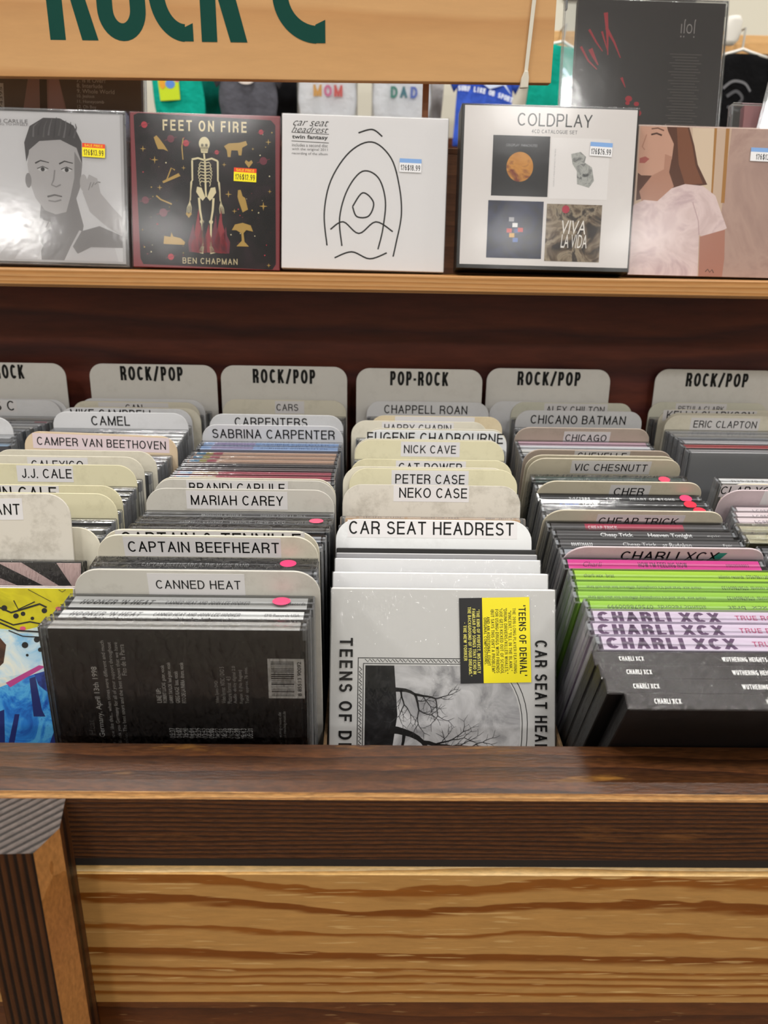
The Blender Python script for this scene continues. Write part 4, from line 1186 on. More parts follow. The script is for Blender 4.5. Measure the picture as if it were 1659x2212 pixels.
PLACES = {
0: [
  ('c','col0a',-369.0,638.3,-318.0,0.0,142.0,10.0),
  ('c','clear',-374.0,651.3,-318.0,0.0,142.0,10.0),
  ('c','clear',-379.0,664.2,-318.0,0.0,142.0,10.0),
  ('d','grey',-384.0,677.2,-318.0,0.0,157.0,125.0,0.0,None,None),
  ('c','clear',-381.0,678.9,-318.0,0.0,142.0,10.0),
  ('c','clear',-378.0,689.4,-318.0,0.0,142.0,10.0),
  ('c','clear',-375.0,699.9,-318.0,0.0,142.0,10.0),
  ('c','clear',-372.0,710.4,-318.0,0.0,142.0,10.0),
  ('c','col0b',-369.0,720.9,-318.0,0.0,142.0,10.0),
  ('c','clear',-369.2,736.1,-318.0,0.0,142.0,10.0),
  ('d','grey',-369.4,751.4,-318.0,0.0,157.0,125.0,0.0,('S C',7.7,19.0,151.1),(-23.5,19.9)),
  ('d','grey',-364.3,755.1,-318.0,0.0,157.0,125.0,0.0,None,None),
  ('c','clear',-369.6,761.6,-317.8,1.0,142.0,10.0),
  ('d','genre',-374.8,776.9,-318.0,2.0,188.0,129.0,0.0,('POP-ROCK',-5.4,56.7,179.1),None),
],
1: [
  ('c','art',-221.9,329.6,-314.2,20.0,139.5,11.0),
  ('c','stripe',-228.8,368.2,-315.4,17.0,139.5,9.0),
  ('d','dirty',-234.3,395.6,-316.5,10.0,172.0,125.0,-1.2,('ANT',26.0,15.0,163.0),(-5.6,35.1)),
  ('d','cream',-224.4,405.0,-317.8,10.0,151.0,125.0,0.0,None,None),
  ('c','clear',-225.0,411.1,-316.4,9.0,142.0,10.0),
  ('c','clear',-225.7,426.2,-316.6,8.0,142.0,10.0),
  ('c','clear',-226.3,441.2,-316.8,7.0,142.0,10.0),
  ('d','yellow',-226.9,456.2,-317.9,6.0,157.0,125.0,0.0,None,(-30.1,8.5)),
  ('c','clear',-227.7,459.9,-317.0,6.0,142.0,10.0),
  ('d','yellow',-228.5,472.5,-317.9,6.0,157.0,125.0,0.0,('JOHN CALE',-8.4,55.1,151.5),(-38.4,20.9)),
  ('c','clear',-229.3,475.3,-317.0,5.8,142.0,10.0),
  ('c','clear',-230.1,486.9,-317.0,5.6,142.0,10.0),
  ('c','clear',-230.9,498.6,-317.1,5.4,142.0,10.0),
  ('c','clear',-231.7,510.2,-317.1,5.2,142.0,10.0),
  ('d','yellow',-232.5,521.9,-317.9,5.0,157.0,125.0,0.0,('J.J. CALE',-2.0,35.9,150.2),(-23.3,17.0)),
  ('c','clear',-232.9,528.4,-317.1,5.0,142.0,10.0),
  ('d','cream',-233.2,543.7,-317.9,5.0,157.0,125.0,0.0,('CALEXICO',-2.0,38.6,150.3),(-24.1,20.8)),
  ('c','clear',-230.6,547.2,-317.1,5.0,142.0,10.0),
  ('d','cream',-228.0,559.6,-317.9,5.0,157.0,125.0,0.0,None,None),
  ('c','clear',-227.7,562.5,-317.2,4.6,142.0,10.0),
  ('c','clear',-227.5,574.2,-317.3,4.2,142.0,10.0),
  ('c','clear',-227.2,585.9,-317.3,3.8,142.0,10.0),
  ('c','clear',-227.0,597.6,-317.4,3.4,142.0,10.0),
  ('d','peach',-226.7,609.4,-316.3,3.0,157.0,125.0,1.5,('CAMPER VAN BEETHOVEN',0.7,105.4,149.2),(-55.4,56.0)),
  ('c','clear',-227.6,613.3,-317.5,2.6,142.0,10.0),
  ('c','clear',-228.4,626.1,-317.6,2.2,142.0,10.0),
  ('c','clear',-229.2,638.8,-317.7,1.9,142.0,10.0),
  ('c','clear',-230.0,651.6,-317.7,1.5,142.0,10.0),
  ('c','clear',-230.9,664.3,-317.8,1.1,142.0,10.0),
  ('c','clear',-231.7,677.1,-317.9,0.8,142.0,10.0),
  ('c','clear',-232.5,689.8,-317.9,0.4,142.0,10.0),
  ('d','grey',-233.3,702.6,-318.0,0.0,157.0,125.0,0.0,('CAMEL',-9.1,35.5,149.0),None),
  ('c','clear',-233.5,707.1,-318.0,0.0,142.0,10.0),
  ('d','grey',-233.6,720.4,-318.0,0.0,157.0,125.0,0.0,('MIKE CAMPBELL',-12.5,79.1,151.5),None),
  ('d','cream',-226.3,725.0,-318.0,0.0,157.0,125.0,0.0,None,None),
  ('c','clear',-228.4,727.5,-318.0,0.0,142.0,10.0),
  ('c','clear',-230.5,738.7,-318.0,0.0,142.0,10.0),
  ('d','cream',-232.6,750.0,-318.0,0.0,157.0,125.0,0.0,('CAN',-1.7,16.8,151.0),(-36.4,32.2)),
  ('c','clear',-231.4,752.4,-318.0,0.0,142.0,10.0),
  ('d','grey',-230.1,763.5,-318.0,0.0,157.0,125.0,0.0,None,None),
  ('c','clear',-226.6,767.3,-317.8,1.0,142.0,10.0),
  ('d','genre',-223.1,779.8,-318.0,2.0,188.0,129.0,0.0,('ROCK/POP',-1.4,63.3,178.7),None),
],
2: [
  ('c','front',-91.9,321.0,-318.0,0.0,142.0,10.0),
  ('c','hook2',-91.2,334.2,-318.0,-1.0,142.0,10.0),
  ('c','hook1',-90.4,349.9,-318.0,-3.0,142.0,13.5),
  ('d','grey2',-87.8,371.6,-318.0,-6.0,157.0,125.0,0.0,('CANNED HEAT',0.6,42.9,148.7),(-24.8,24.2)),
  ('c','clear',-88.8,373.4,-318.0,-6.0,142.0,10.0),
  ('c','clear',-89.9,384.1,-318.0,-6.0,142.0,10.0),
  ('c','clear',-91.0,394.9,-318.0,-6.0,142.0,10.0),
  ('c','beef',-92.0,405.6,-318.0,-6.0,142.0,12.0),
  ('d','cream',-92.0,418.3,-318.0,-6.0,157.0,125.0,0.0,('CAPTAIN BEEFHEART',-2.1,85.0,149.8),(-46.9,41.5)),
  ('d','cream',-91.9,423.2,-318.0,-5.0,157.0,125.0,0.0,('CAPTAIN & TENNILLE',0.7,102.6,151.5),(-53.7,54.2)),
  ('c','clear',-90.6,426.6,-318.0,-4.0,142.0,10.0),
  ('c','clear',-89.3,438.7,-318.0,-3.0,142.0,10.0),
  ('c','rar',-88.0,450.9,-318.0,-2.0,142.0,10.0),
  ('c','colvin',-87.0,461.6,-318.0,-1.0,142.0,10.0),
  ('c','mar',-86.5,472.3,-318.0,0.0,142.0,10.0),
  ('d','grey2',-86.7,483.0,-318.0,0.0,157.0,125.0,0.0,('MARIAH CAREY',-2.0,61.2,149.1),(-35.4,31.4)),
  ('c','clear',-86.8,488.5,-318.0,0.0,142.0,10.0),
  ('d','grey2',-86.9,502.7,-318.0,0.0,157.0,125.0,0.0,('BRANDI CARLILE',-5.0,65.3,151.3),(-39.5,29.9)),
  ('d','cream',-86.9,506.9,-318.0,0.0,157.0,125.0,0.0,None,None),
  ('c','clear',-87.5,509.4,-318.0,0.0,142.0,10.0),
  ('c','clear',-88.2,520.7,-318.0,0.0,142.0,10.0),
  ('c','clear',-88.8,531.9,-318.0,0.0,142.0,10.0),
  ('c','clear',-89.4,543.2,-318.0,0.0,142.0,10.0),
  ('c','red',-90.0,554.5,-318.0,0.0,142.0,10.0),
  ('c','red',-90.0,565.2,-318.0,0.0,142.0,10.0),
  ('c','grb',-89.5,578.3,-318.0,-1.0,142.0,10.0),
  ('c','drk',-89.0,589.0,-318.0,-1.0,142.0,10.0),
  ('c','peach',-89.5,602.2,-318.0,-2.0,142.0,10.0),
  ('c','peach',-89.0,612.9,-318.0,-2.0,142.0,10.0),
  ('c','peach',-88.5,626.5,-318.0,-3.0,142.0,10.0),
  ('c','blue',-88.0,648.4,-318.0,-4.0,142.0,10.0),
  ('c','blue',-88.0,663.8,-318.0,-5.0,142.0,10.0),
  ('d','grey',-87.7,680.5,-318.0,-6.0,157.0,125.0,0.0,('SABRINA CARPENTER',0.9,108.1,148.8),None),
  ('c','clear',-88.1,682.4,-318.0,-5.5,142.0,10.0),
  ('c','clear',-88.5,693.2,-318.0,-5.0,142.0,10.0),
  ('c','clear',-88.8,704.0,-318.0,-4.5,142.0,10.0),
  ('d','grey',-89.2,714.8,-318.0,-4.0,157.0,125.0,0.0,('CARPENTERS',-4.8,67.7,149.8),None),
  ('c','clear',-89.1,717.6,-318.0,-2.8,142.0,10.0),
  ('c','clear',-89.0,729.1,-318.0,-1.6,142.0,10.0),
  ('c','clear',-88.9,740.7,-318.0,-0.4,142.0,10.0),
  ('c','clear',-88.7,752.3,-317.9,0.8,142.0,10.0),
  ('d','cream',-88.6,763.8,-318.0,2.0,157.0,125.0,0.0,('CARS',2.9,22.0,149.5),(-9.5,19.9)),
  ('c','clear',-89.5,766.6,-317.6,2.5,142.0,10.0),
  ('d','genre',-90.3,778.2,-317.9,3.0,188.0,129.0,0.0,('ROCK/POP',0.0,63.8,177.7),None),
],
3: [
  ('c','teens',41.0,332.8,-314.5,23.0,139.5,9.0),
  ('c','white',41.0,352.1,-313.7,23.0,139.5,11.0),
  ('c','white',41.1,374.1,-314.5,23.0,139.5,9.0),
  ('c','photo',41.4,387.2,-316.5,22.0,139.5,4.0),
  ('c','making',41.4,392.2,-315.4,22.0,139.5,7.0),
  ('d','white',40.5,400.4,-317.6,22.0,157.0,125.0,0.0,('CAR SEAT HEADREST',-1.6,105.2,151.5),(-55.1,53.1)),
  ('c','clear',41.0,407.5,-314.5,20.7,142.0,10.0),
  ('c','clear',41.5,424.1,-314.7,19.3,142.0,10.0),
  ('c','neko',42.0,440.5,-314.9,18.0,142.0,10.0),
  ('d','dirty',42.6,471.6,-317.7,15.0,157.0,125.0,0.0,('NEKO CASE',0.9,47.8,151.5),(-26.8,26.1)),
  ('c','clear',43.8,479.3,-315.6,14.0,142.0,10.0),
  ('c','clear',45.0,496.1,-315.8,13.0,142.0,10.0),
  ('d','yellow',46.2,512.8,-317.8,12.0,157.0,125.0,0.0,('PETER CASE',-2.6,51.5,149.4),(-31.1,26.0)),
  ('d','cream',41.4,517.4,-317.8,12.0,157.0,125.0,0.0,None,None),
  ('c','clear',43.7,523.9,-316.1,11.0,142.0,10.0),
  ('d','yellow',46.0,539.3,-317.8,10.0,157.0,125.0,0.0,('CAT POWER',-0.7,48.7,150.9),(-27.2,26.5)),
  ('c','clear',46.5,544.0,-316.3,9.6,142.0,10.0),
  ('c','clear',47.0,557.7,-316.4,9.2,142.0,10.0),
  ('c','clear',47.5,571.4,-316.5,8.8,142.0,10.0),
  ('c','clear',48.0,585.0,-316.5,8.4,142.0,10.0),
  ('d','yellow',48.6,598.7,-317.8,8.0,157.0,125.0,0.0,('NICK CAVE',0.0,43.6,149.7),(-24.1,24.9)),
  ('d','cream',48.1,603.2,-317.8,8.0,157.0,125.0,0.0,None,None),
  ('c','clear',50.8,608.0,-316.7,7.7,142.0,10.0),
  ('c','clear',53.5,621.7,-316.7,7.3,142.0,10.0),
  ('d','white',56.1,635.4,-317.9,7.0,157.0,125.0,0.0,('EUGENE CHADBOURNE',-0.5,119.1,150.5),None),
  ('d','cream',57.1,642.1,-317.9,7.0,157.0,125.0,0.0,None,None),
  ('c','clear',52.6,645.8,-316.8,6.7,142.0,10.0),
  ('c','clear',48.2,658.4,-316.9,6.3,142.0,10.0),
  ('d','cream',43.8,671.0,-317.9,6.0,157.0,125.0,0.0,('HARRY CHAPIN',-1.7,61.4,150.6),(-34.5,31.1)),
  ('c','clear',52.3,677.4,-317.0,6.0,142.0,10.0),
  ('d','peach2',60.7,692.7,-317.9,6.0,157.0,125.0,0.0,None,(-39.0,36.0)),
  ('c','clear',60.1,696.4,-317.0,5.8,142.0,10.0),
  ('c','clear',59.5,708.9,-317.0,5.7,142.0,10.0),
  ('c','clear',58.9,721.4,-317.0,5.5,142.0,10.0),
  ('c','clear',58.3,733.9,-317.1,5.3,142.0,10.0),
  ('c','clear',57.7,746.4,-317.1,5.2,142.0,10.0),
  ('d','grey',57.0,758.9,-317.9,5.0,157.0,125.0,0.0,('CHAPPELL ROAN',-2.1,85.0,149.0),None),
  ('d','genre',48.2,771.8,-317.9,4.0,188.0,129.0,0.0,('POP-ROCK',-0.2,59.6,178.2),None),
],
4: [
  ('c','wuth',176.4,351.4,-318.0,-28.0,139.5,8.3),
  ('c','wuth',170.5,361.5,-318.0,-27.5,139.5,8.3),
  ('c','wuth',170.8,371.6,-318.0,-27.0,139.5,8.3),
  ('c','wuth',170.6,381.6,-318.0,-26.5,139.5,8.3),
  ('c','purp',174.4,391.6,-318.0,-26.0,142.0,10.0),
  ('c','purp',173.6,403.4,-318.0,-25.5,142.0,10.0),
  ('c','purp',177.0,415.2,-318.0,-25.0,142.0,10.0),
  ('c','green4',178.5,426.9,-318.0,-25.0,142.0,10.0),
  ('c','green2',175.0,438.6,-318.0,-25.0,142.0,10.0),
  ('c','green2',177.5,451.6,-318.0,-25.0,142.0,10.0),
  ('c','green1',180.0,467.1,-318.0,-25.0,142.0,10.0),
  ('c','pink',179.7,483.5,-318.0,-25.0,142.0,10.0),
  ('d','lav',182.0,502.3,-318.0,-27.0,157.0,125.0,0.0,('CHARLI XCX',2.5,60.1,149.5),None),
  ('c','clear',182.5,506.3,-318.0,-26.5,142.0,10.0),
  ('c','trick3',183.0,520.1,-318.0,-26.0,142.0,10.0),
  ('c','trick2',184.0,531.9,-318.0,-25.0,142.0,10.0),
  ('c','trick1',183.0,543.7,-318.0,-24.5,142.0,10.0),
  ('d','olive',181.4,556.7,-318.0,-25.0,157.0,125.0,0.0,('CHEAP TRICK',3.3,55.0,147.2),(-26.1,34.4)),
  ('c','clear',183.2,558.3,-318.0,-24.0,142.0,10.0),
  ('c','cher3',185.0,569.4,-318.0,-23.0,142.0,10.0),
  ('c','cher2',187.0,581.0,-318.0,-22.5,142.0,10.0),
  ('c','cher1',186.5,592.5,-318.0,-22.0,142.0,10.0),
  ('d','olive',187.9,604.0,-318.0,-22.0,157.0,125.0,0.0,('CHER',6.7,22.8,147.8),(-8.2,22.3)),
  ('c','clear',189.0,609.8,-318.0,-20.5,142.0,10.0),
  ('c','vic',190.0,624.9,-318.0,-19.0,142.0,10.0),
  ('d','olive',189.4,642.3,-318.0,-18.0,157.0,125.0,0.0,('VIC CHESNUTT',4.6,59.4,148.9),(-27.7,37.0)),
  ('d','olive',188.5,646.3,-318.0,-17.0,157.0,125.0,0.0,None,None),
  ('d','brown',189.3,657.7,-318.0,-16.0,157.0,125.0,0.0,('CHEVELLE',2.5,40.9,151.5),(-20.7,25.6)),
  ('c','clear',190.2,661.0,-318.0,-15.5,142.0,10.0),
  ('c','clear',191.2,673.4,-318.0,-15.0,142.0,10.0),
  ('c','clear',192.1,685.8,-318.0,-14.5,142.0,10.0),
  ('c','chi',193.0,698.2,-318.0,-14.0,142.0,10.0),
  ('c','chi2',194.0,712.6,-318.0,-14.0,142.0,10.0),
  ('d','brown',194.3,723.6,-318.0,-14.0,157.0,125.0,0.0,('CHICAGO',3.3,38.1,147.0),(-17.5,25.3)),
  ('c','clear',197.3,725.1,-318.0,-10.3,142.0,10.0),
  ('c','clear',200.3,735.7,-318.0,-6.7,142.0,10.0),
  ('d','grey',203.3,746.1,-318.0,-3.0,157.0,125.0,0.0,('CHICANO BATMAN',-0.7,93.9,148.1),None),
  ('c','clear',204.0,750.2,-318.0,-2.0,142.0,10.0),
  ('c','clear',204.6,763.1,-318.0,-1.0,142.0,10.0),
  ('d','olivel',205.3,776.0,-318.0,0.0,157.0,125.0,0.0,('ALEX CHILTON',3.6,60.1,149.8),(-28.8,36.5)),
  ('d','grey',183.1,777.9,-318.0,0.0,157.0,125.0,0.0,None,None),
  ('d','genre',183.0,786.2,-317.9,3.0,188.0,129.0,0.0,('ROCK/POP',0.3,65.5,178.0),None),
],
5: [
  ('c','clear',309.0,354.0,-318.0,-26.0,142.0,10.0),
  ('c','clear',309.0,366.2,-318.0,-25.8,142.0,10.0),
  ('c','clear',309.0,378.4,-318.0,-25.7,142.0,10.0),
  ('c','clear',309.0,390.6,-318.0,-25.5,142.0,10.0),
  ('c','clear',309.0,402.8,-318.0,-25.3,142.0,10.0),
  ('c','clear',309.0,415.0,-318.0,-25.2,142.0,10.0),
  ('c','clear',309.0,427.2,-318.0,-25.0,142.0,10.0),
  ('c','clear',309.0,439.4,-318.0,-24.8,142.0,10.0),
  ('c','clear',309.0,451.6,-318.0,-24.7,142.0,10.0),
  ('c','clear',309.0,463.8,-318.0,-24.5,142.0,10.0),
  ('c','clear',309.0,476.0,-318.0,-24.3,142.0,10.0),
  ('c','clear',309.0,488.2,-318.0,-24.2,142.0,10.0),
  ('c','clear',309.0,500.4,-318.0,-24.0,142.0,10.0),
  ('c','cream',308.4,519.2,-318.0,-23.0,142.0,10.0),
  ('c','cream',310.1,530.8,-318.0,-22.0,142.0,10.0),
  ('c','pinkw',314.7,542.3,-318.0,-21.0,142.0,10.0),
  ('c','pinkw',318.7,553.7,-318.0,-21.0,142.0,10.0),
  ('c','pinkw',323.9,565.1,-318.0,-21.0,142.0,10.0),
  ('d','lav',316.3,576.5,-318.0,-20.0,157.0,125.0,0.0,None,(-32.4,38.9)),
  ('d','olive',321.8,580.3,-318.0,-18.0,157.0,125.0,0.0,('CLAP YOUR HANDS',-25.0,79.6,151.5),(-65.1,18.3)),
  ('c','tan',331.8,590.3,-318.0,-15.0,142.0,10.0),
  ('c','whsp',333.9,601.4,-318.0,-13.0,142.0,10.0),
  ('c','greyback',340.5,661.1,-318.0,-5.0,142.0,10.0),
  ('c','redcream',342.3,678.1,-318.0,-5.0,142.0,10.0),
  ('c','whsp2',347.0,692.9,-318.0,-5.0,142.0,10.0),
  ('c','clear',347.0,704.3,-318.0,-4.8,142.0,10.0),
  ('c','clear',347.0,715.7,-318.0,-4.5,142.0,10.0),
  ('c','clear',347.0,727.1,-318.0,-4.2,142.0,10.0),
  ('d','cream',347.1,738.6,-318.0,-4.0,157.0,125.0,0.0,('ERIC CLAPTON',-3.4,62.0,148.1),(-37.6,29.9)),
  ('d','cream',349.3,746.8,-318.0,-4.0,157.0,125.0,0.0,None,None),
  ('d','cream',348.9,756.6,-318.0,-2.0,157.0,125.0,0.0,('KELLY CLARKSON',-11.1,87.4,151.5),(-58.5,35.4)),
  ('c','clear',349.6,760.6,-318.0,-1.3,142.0,10.0),
  ('c','clear',350.2,773.4,-318.0,-0.7,142.0,10.0),
  ('d','olivel',350.8,786.2,-318.0,0.0,157.0,125.0,0.0,('PETULA CLARK',-7.9,48.0,150.5),(-34.8,18.5)),
  ('c','clear',356.5,788.3,-317.8,1.0,142.0,10.0),
  ('d','genre',362.3,799.3,-318.0,2.0,188.0,129.0,0.0,('ROCK/POP',1.1,65.8,177.4),None),
],
}
fi = 0
for c, recs in PLACES.items():
    NCARD[c] = sum(1 for q in recs if q[0] == 'd')
    seen = kth = 0
    for rec in recs:
        if rec[0] == 'd':
            divider(c, NCARD[c] - seen - 1, rec)
            seen += 1
            kth = 0
        else:
            fi += 1
            kth += 1
            disc(c, NCARD[c] - seen - 1, kth, rec, fi * 5 + fi // 3)

# ------------------------------------------------------------------ discs standing on the display shelf
def price(r, x, z, yellow, txt, y=-0.66, wd=19, tilt=-2):
    p = Print()
    c, s = math.cos(R(tilt)), math.sin(R(tilt))
    q = lambda a, b: (x + a * c - b * s, z + a * s + b * c)
    base, head = ('f2e31c', 'e0452a') if yellow else ('e6e6ea', '7fa6dc')
    p.poly(base, [q(-wd / 2, -5.4), q(wd / 2, -5.4), q(wd / 2, 5.4), q(-wd / 2, 5.4)])
    p.poly(head, [q(-wd / 2, 2), q(wd / 2, 2), q(wd / 2, 5.4), q(-wd / 2, 5.4)])
    if yellow:
        p.caps('f6d82a', 'SALE PRICE', *q(0, 3.7), 15, 1.9, 0.16, 1, tilt)
    p.caps('4a3a20' if yellow else '2a2a30', '126' + txt, *q(0, -1.8), 16.5, 4.6, 0.14, 0.8, tilt)
    p.build('price_sticker', r, 'front', y, 0.01, 0.02)

LEAN = 11.5
def shelf_case(name, label, x, y, z, typ, Wd, H, t, body, spine, front=None, wrap=None, rz=0.0, lean=LEAN):
    a = R(lean)
    r = thing(name, label, 'disc case' if typ == 'j' else ('box set' if typ == 'b' else 'disc sleeve'), W(x, y, z + t * math.sin(a) + 0.15 + (Wd / 2 + 0.5) * abs(math.sin(R(rz)))), (-a, R(rz), 0), 'discs on the display shelf' if z < 0 else 'discs on the rear ledge')
    if typ == 'j':
        jewel(r, spine, body, t, H, front, Wd, wrap, True, None, 0.3)
    else:
        sleeve(r, spine, body, t, H, front, Wd, wrap, 0.62)
    return r
SZ = -33.9
# 1 grey portrait
r = shelf_case('disc_case', 'jewel case with black and white portrait cover and yellow price sticker', -280.9, 694, SZ, 'j', 142, 125, 10.0, 'd9d7d9', 'e8e8ea', 'cbc9cc', FILM2, 0.6)
p = Print()
FX = lambda u: (u - 108) / 2.6 + 11.5
FZ = lambda v: (580 - v) / 2.6 + 2
def PT(*a): return [(FX(u), FZ(v)) for u, v in a]
HAIR, SKIN, SK2, DK, CL = '545054', 'c9c5c7', '9a9698', '343134', 'dedbde'
p.poly('e9e7ea', PT((-90, 575), (250, 575), (250, 268), (-90, 268)))
p.poly(SK2, PT((70, 575), (150, 575), (165, 500), (150, 440), (75, 440), (68, 500)))
p.poly(CL, PT((-60, 575), (60, 575), (75, 545), (60, 520), (20, 540), (-40, 548)))
p.poly(CL, PT((120, 575), (240, 575), (232, 545), (190, 520), (155, 510), (135, 545)))
p.poly(HAIR, PT((45, 370), (42, 330), (55, 296), (85, 278), (120, 278), (150, 292), (166, 325), (166, 372), (155, 340), (120, 326), (70, 332), (52, 350)))
p.poly(SKIN, PT((47, 375), (52, 345), (75, 326), (120, 322), (155, 338), (166, 372), (160, 420), (148, 450), (128, 472), (105, 478), (82, 470), (62, 445), (52, 415)))
p.poly(SK2, PT((150, 345), (166, 372), (160, 420), (148, 450), (128, 472), (138, 440), (148, 400)))
p.ell(SK2, 45 / 2.6 * 0 + FX(48), FZ(408), 2.6, 6, 16)
p.ell(SKIN, FX(168), FZ(410), 3.2, 7, 16)
for u in (80, 132):
    p.line(DK, PT((u - 16, 372), (u - 4, 366), (u + 14, 370)), 1.3, 0.7)
    p.ell('e2e0e2', FX(u), FZ(384), 4.2, 1.7, 16)
    p.ell(DK, FX(u), FZ(384), 1.7, 1.7, 14)
    p.line(DK, PT((u - 12, 383), (u, 378), (u + 12, 383)), 0.7)
p.line(SK2, PT((106, 385), (103, 405), (98, 416), (108, 420), (118, 415)), 1.2)
p.line('6a6668', PT((88, 441), (104, 437), (120, 440)), 1.6, 1.0)
p.line(SK2, PT((90, 449), (104, 451), (118, 447)), 1.2)
for k in range(9):
    p.line(['7c787c', '48454a', '6a666a'][k % 3], PT((62 + 11 * k, 318 - 4 * (k % 2)), (64 + 11.5 * k, 296), (74 + 10 * k, 276 + abs(k - 4) * 3)), 1.6, 0.4)
p.poly(SKIN, PT((-30, 575), (0, 540), (30, 510), (45, 490), (70, 488), (92, 494), (94, 508), (70, 520), (50, 535), (20, 560), (10, 575)))
p.poly(SKIN, PT((165, 430), (180, 392), (198, 400), (204, 430), (230, 460), (250, 480), (250, 520), (215, 500), (180, 470)))
p.poly(SK2, PT((140, 545), (160, 512), (200, 500), (250, 520), (250, 545), (180, 545), (150, 560)))
for k in range(4):
    p.line(SK2, PT((48 + 11 * k, 508), (56 + 11 * k, 494)), 0.7)
    p.line(SK2, PT((178 + 7 * k, 425 - 6 * k), (184 + 7 * k, 408)), 0.7)
p.text('8a868a', 'BRANDI CARLILE', FX(-2), FZ(287), 41, 3.0, 0.0)
p.text('9a969a', 'RETURNING TO MYSELF', FX(0), FZ(294), 40, 1.6, 0.0)
p.build('cover_art', r, 'front', 1.0, 0.008, 0.03)
price(r, FX(193), FZ(343), True, '$13.99')

# 2 skeleton sleeve
r = shelf_case('disc_sleeve', 'dark red sleeve with a printed skeleton standing in flames', -143.5, 694.5, SZ, 's', 125, 124.5, 5.0, '7c2c34', '8a343c', '7c2c34', FILM2, 0.5)
p = Print()
SX = lambda u: (u - 441) / 2.61
SZf = lambda v: (583 - v) / 2.58
def PS(*a): return [(SX(u), SZf(v)) for u, v in a]
BKD, BONE, GOLD, RED, WINE = paint_mat(['141215', '1c181b', '2a2026'], 45), 'd8cda8', 'b0904a', 'b03040', '6a2436'
p.poly(BKD, PS((286, 268), (296, 263), (584, 270), (594, 280), (596, 570), (588, 582), (300, 577), (294, 565)))
p.caps(mat('e0d2a8', 0.5, 0.3), 'FEET ON FIRE', SX(440), SZf(286), 70, 8.6, 0.17, 0.95, 0, 0.3)
p.caps(mat('cabd98', 0.5, 0.3), 'BEN CHAPMAN', SX(449), SZf(567), 47, 5.0, 0.13, 1.0, 0, 0.24)
rnd = random.Random(11)
for k in range(70):
    x, z = rnd.uniform(-54, 56), rnd.uniform(9, 112)
    if abs(x) > 17 or z < 12:
        p.ell(rnd.choice((GOLD, 'd8cda8', WINE, RED)), x, z, *(2 * [rnd.choice((0.3, 0.45, 0.6))]), 8)
for u, v, s in ((330, 358, 3.2), (305, 336, 2.6), (579, 315, 2.6), (568, 448, 3.6), (491, 425, 3), (340, 415, 2.4), (504, 460, 2.2), (580, 573, 2), (393, 373, 2), (482, 364, 2), (582, 417, 1.8), (545, 330, 1.4)):
    p.star(GOLD, SX(u), SZf(v), s)
for u, v, s in ((309, 287, 2.6), (366, 314, 3), (399, 322, 2.6), (563, 295, 2), (568, 354, 3.2), (308, 442, 3), (347, 467, 3.4), (362, 560, 2.6), (466, 339, 1.8)):
    p.ell(WINE if s > 2.7 else RED, SX(u), SZf(v), s, s, 16)
    p.line(WINE, [(SX(u) - s * 1.7, SZf(v) - s * .5), (SX(u) + s * 1.7, SZf(v) + s * .5)], 0.5)
# flames
for u, hgt, c_ in ((412, 60, WINE), (424, 92, '8c2a34'), (434, 70, '30161a'), (446, 60, '8c2a34'), (462, 80, WINE), (474, 96, '8c2a34'), (484, 56, WINE), (418, 44, RED), (432, 50, RED), (468, 52, RED), (478, 44, RED)):
    p.poly(c_, PS((u - 9, 548), (u + 8, 550), (u + 10, 548 - hgt * .4), (u + 3, 548 - hgt * .65), (u + 1, 548 - hgt), (u - 6, 548 - hgt * .6), (u - 11, 548 - hgt * .3)))
# skeleton
p.ell(BONE, SX(439), SZf(322), 4.6, 5.4, 20)
p.poly(BONE, PS((430, 328), (448, 328), (446, 341), (432, 341)))
for du in (-4.4, 4.4):
    p.ell('1a1618', SX(439 + du), SZf(325), 1.2, 1.2, 12)
p.poly('1a1618', PS((438, 333), (441, 333), (439.5, 329)))
p.line('1a1618', PS((433, 337), (446, 337)), 0.35)
p.line(BONE, PS((438, 342), (440, 360), (441, 420), (442, 432)), 1.5)
p.line(BONE, PS((411, 355), (425, 352), (440, 356), (455, 352), (468, 357)), 1.5)
for k in range(7):
    wdt = 16 - abs(k - 2.5) * 1.2
    v = 362 + k * 6.5
    for s in (-1, 1):
        p.line(BONE, PS((440, v), (440 + s * wdt * .7, v - 2), (440 + s * wdt, v + 4), (440 + s * wdt * .8, v + 9)), 0.8, 0.5)
for s in (-1, 1):
    p.poly(BONE, PS((442 + s * 2, 433), (442 + s * 10, 413), (442 + s * 20, 411), (442 + s * 22, 422), (442 + s * 14, 434), (442 + s * 8, 440)))
    p.line(BONE, PS((440 + s * 28, 357), (440 + s * 28, 398), (440 + s * 31, 402), (440 + s * 33, 440)), 1.5, 1.0)
    p.line(BONE, PS((440 + s * 29, 402), (440 + s * 34, 440), (440 + s * 36, 448)), 0.7)
    for q_ in range(4):
        p.line(BONE, PS((440 + s * 34, 442), (440 + s * (31 + 3 * q_), 455), (440 + s * (32 + 3 * q_), 466)), 0.6, 0.4)
    p.line(BONE, PS((442 + s * 16, 434), (442 + s * 14, 460), (442 + s * 10, 482)), 1.9, 1.5)
    p.ell(BONE, SX(442 + s * 10), SZf(484), 1.7, 1.7, 12)
    p.line(BONE, PS((442 + s * 10, 487), (442 + s * 9, 530), (442 + s * 10, 538)), 1.6, 1.2)
    p.poly(BONE, PS((442 + s * 6, 536), (442 + s * 12, 536), (442 + s * 20, 549), (442 + s * 8, 552)))
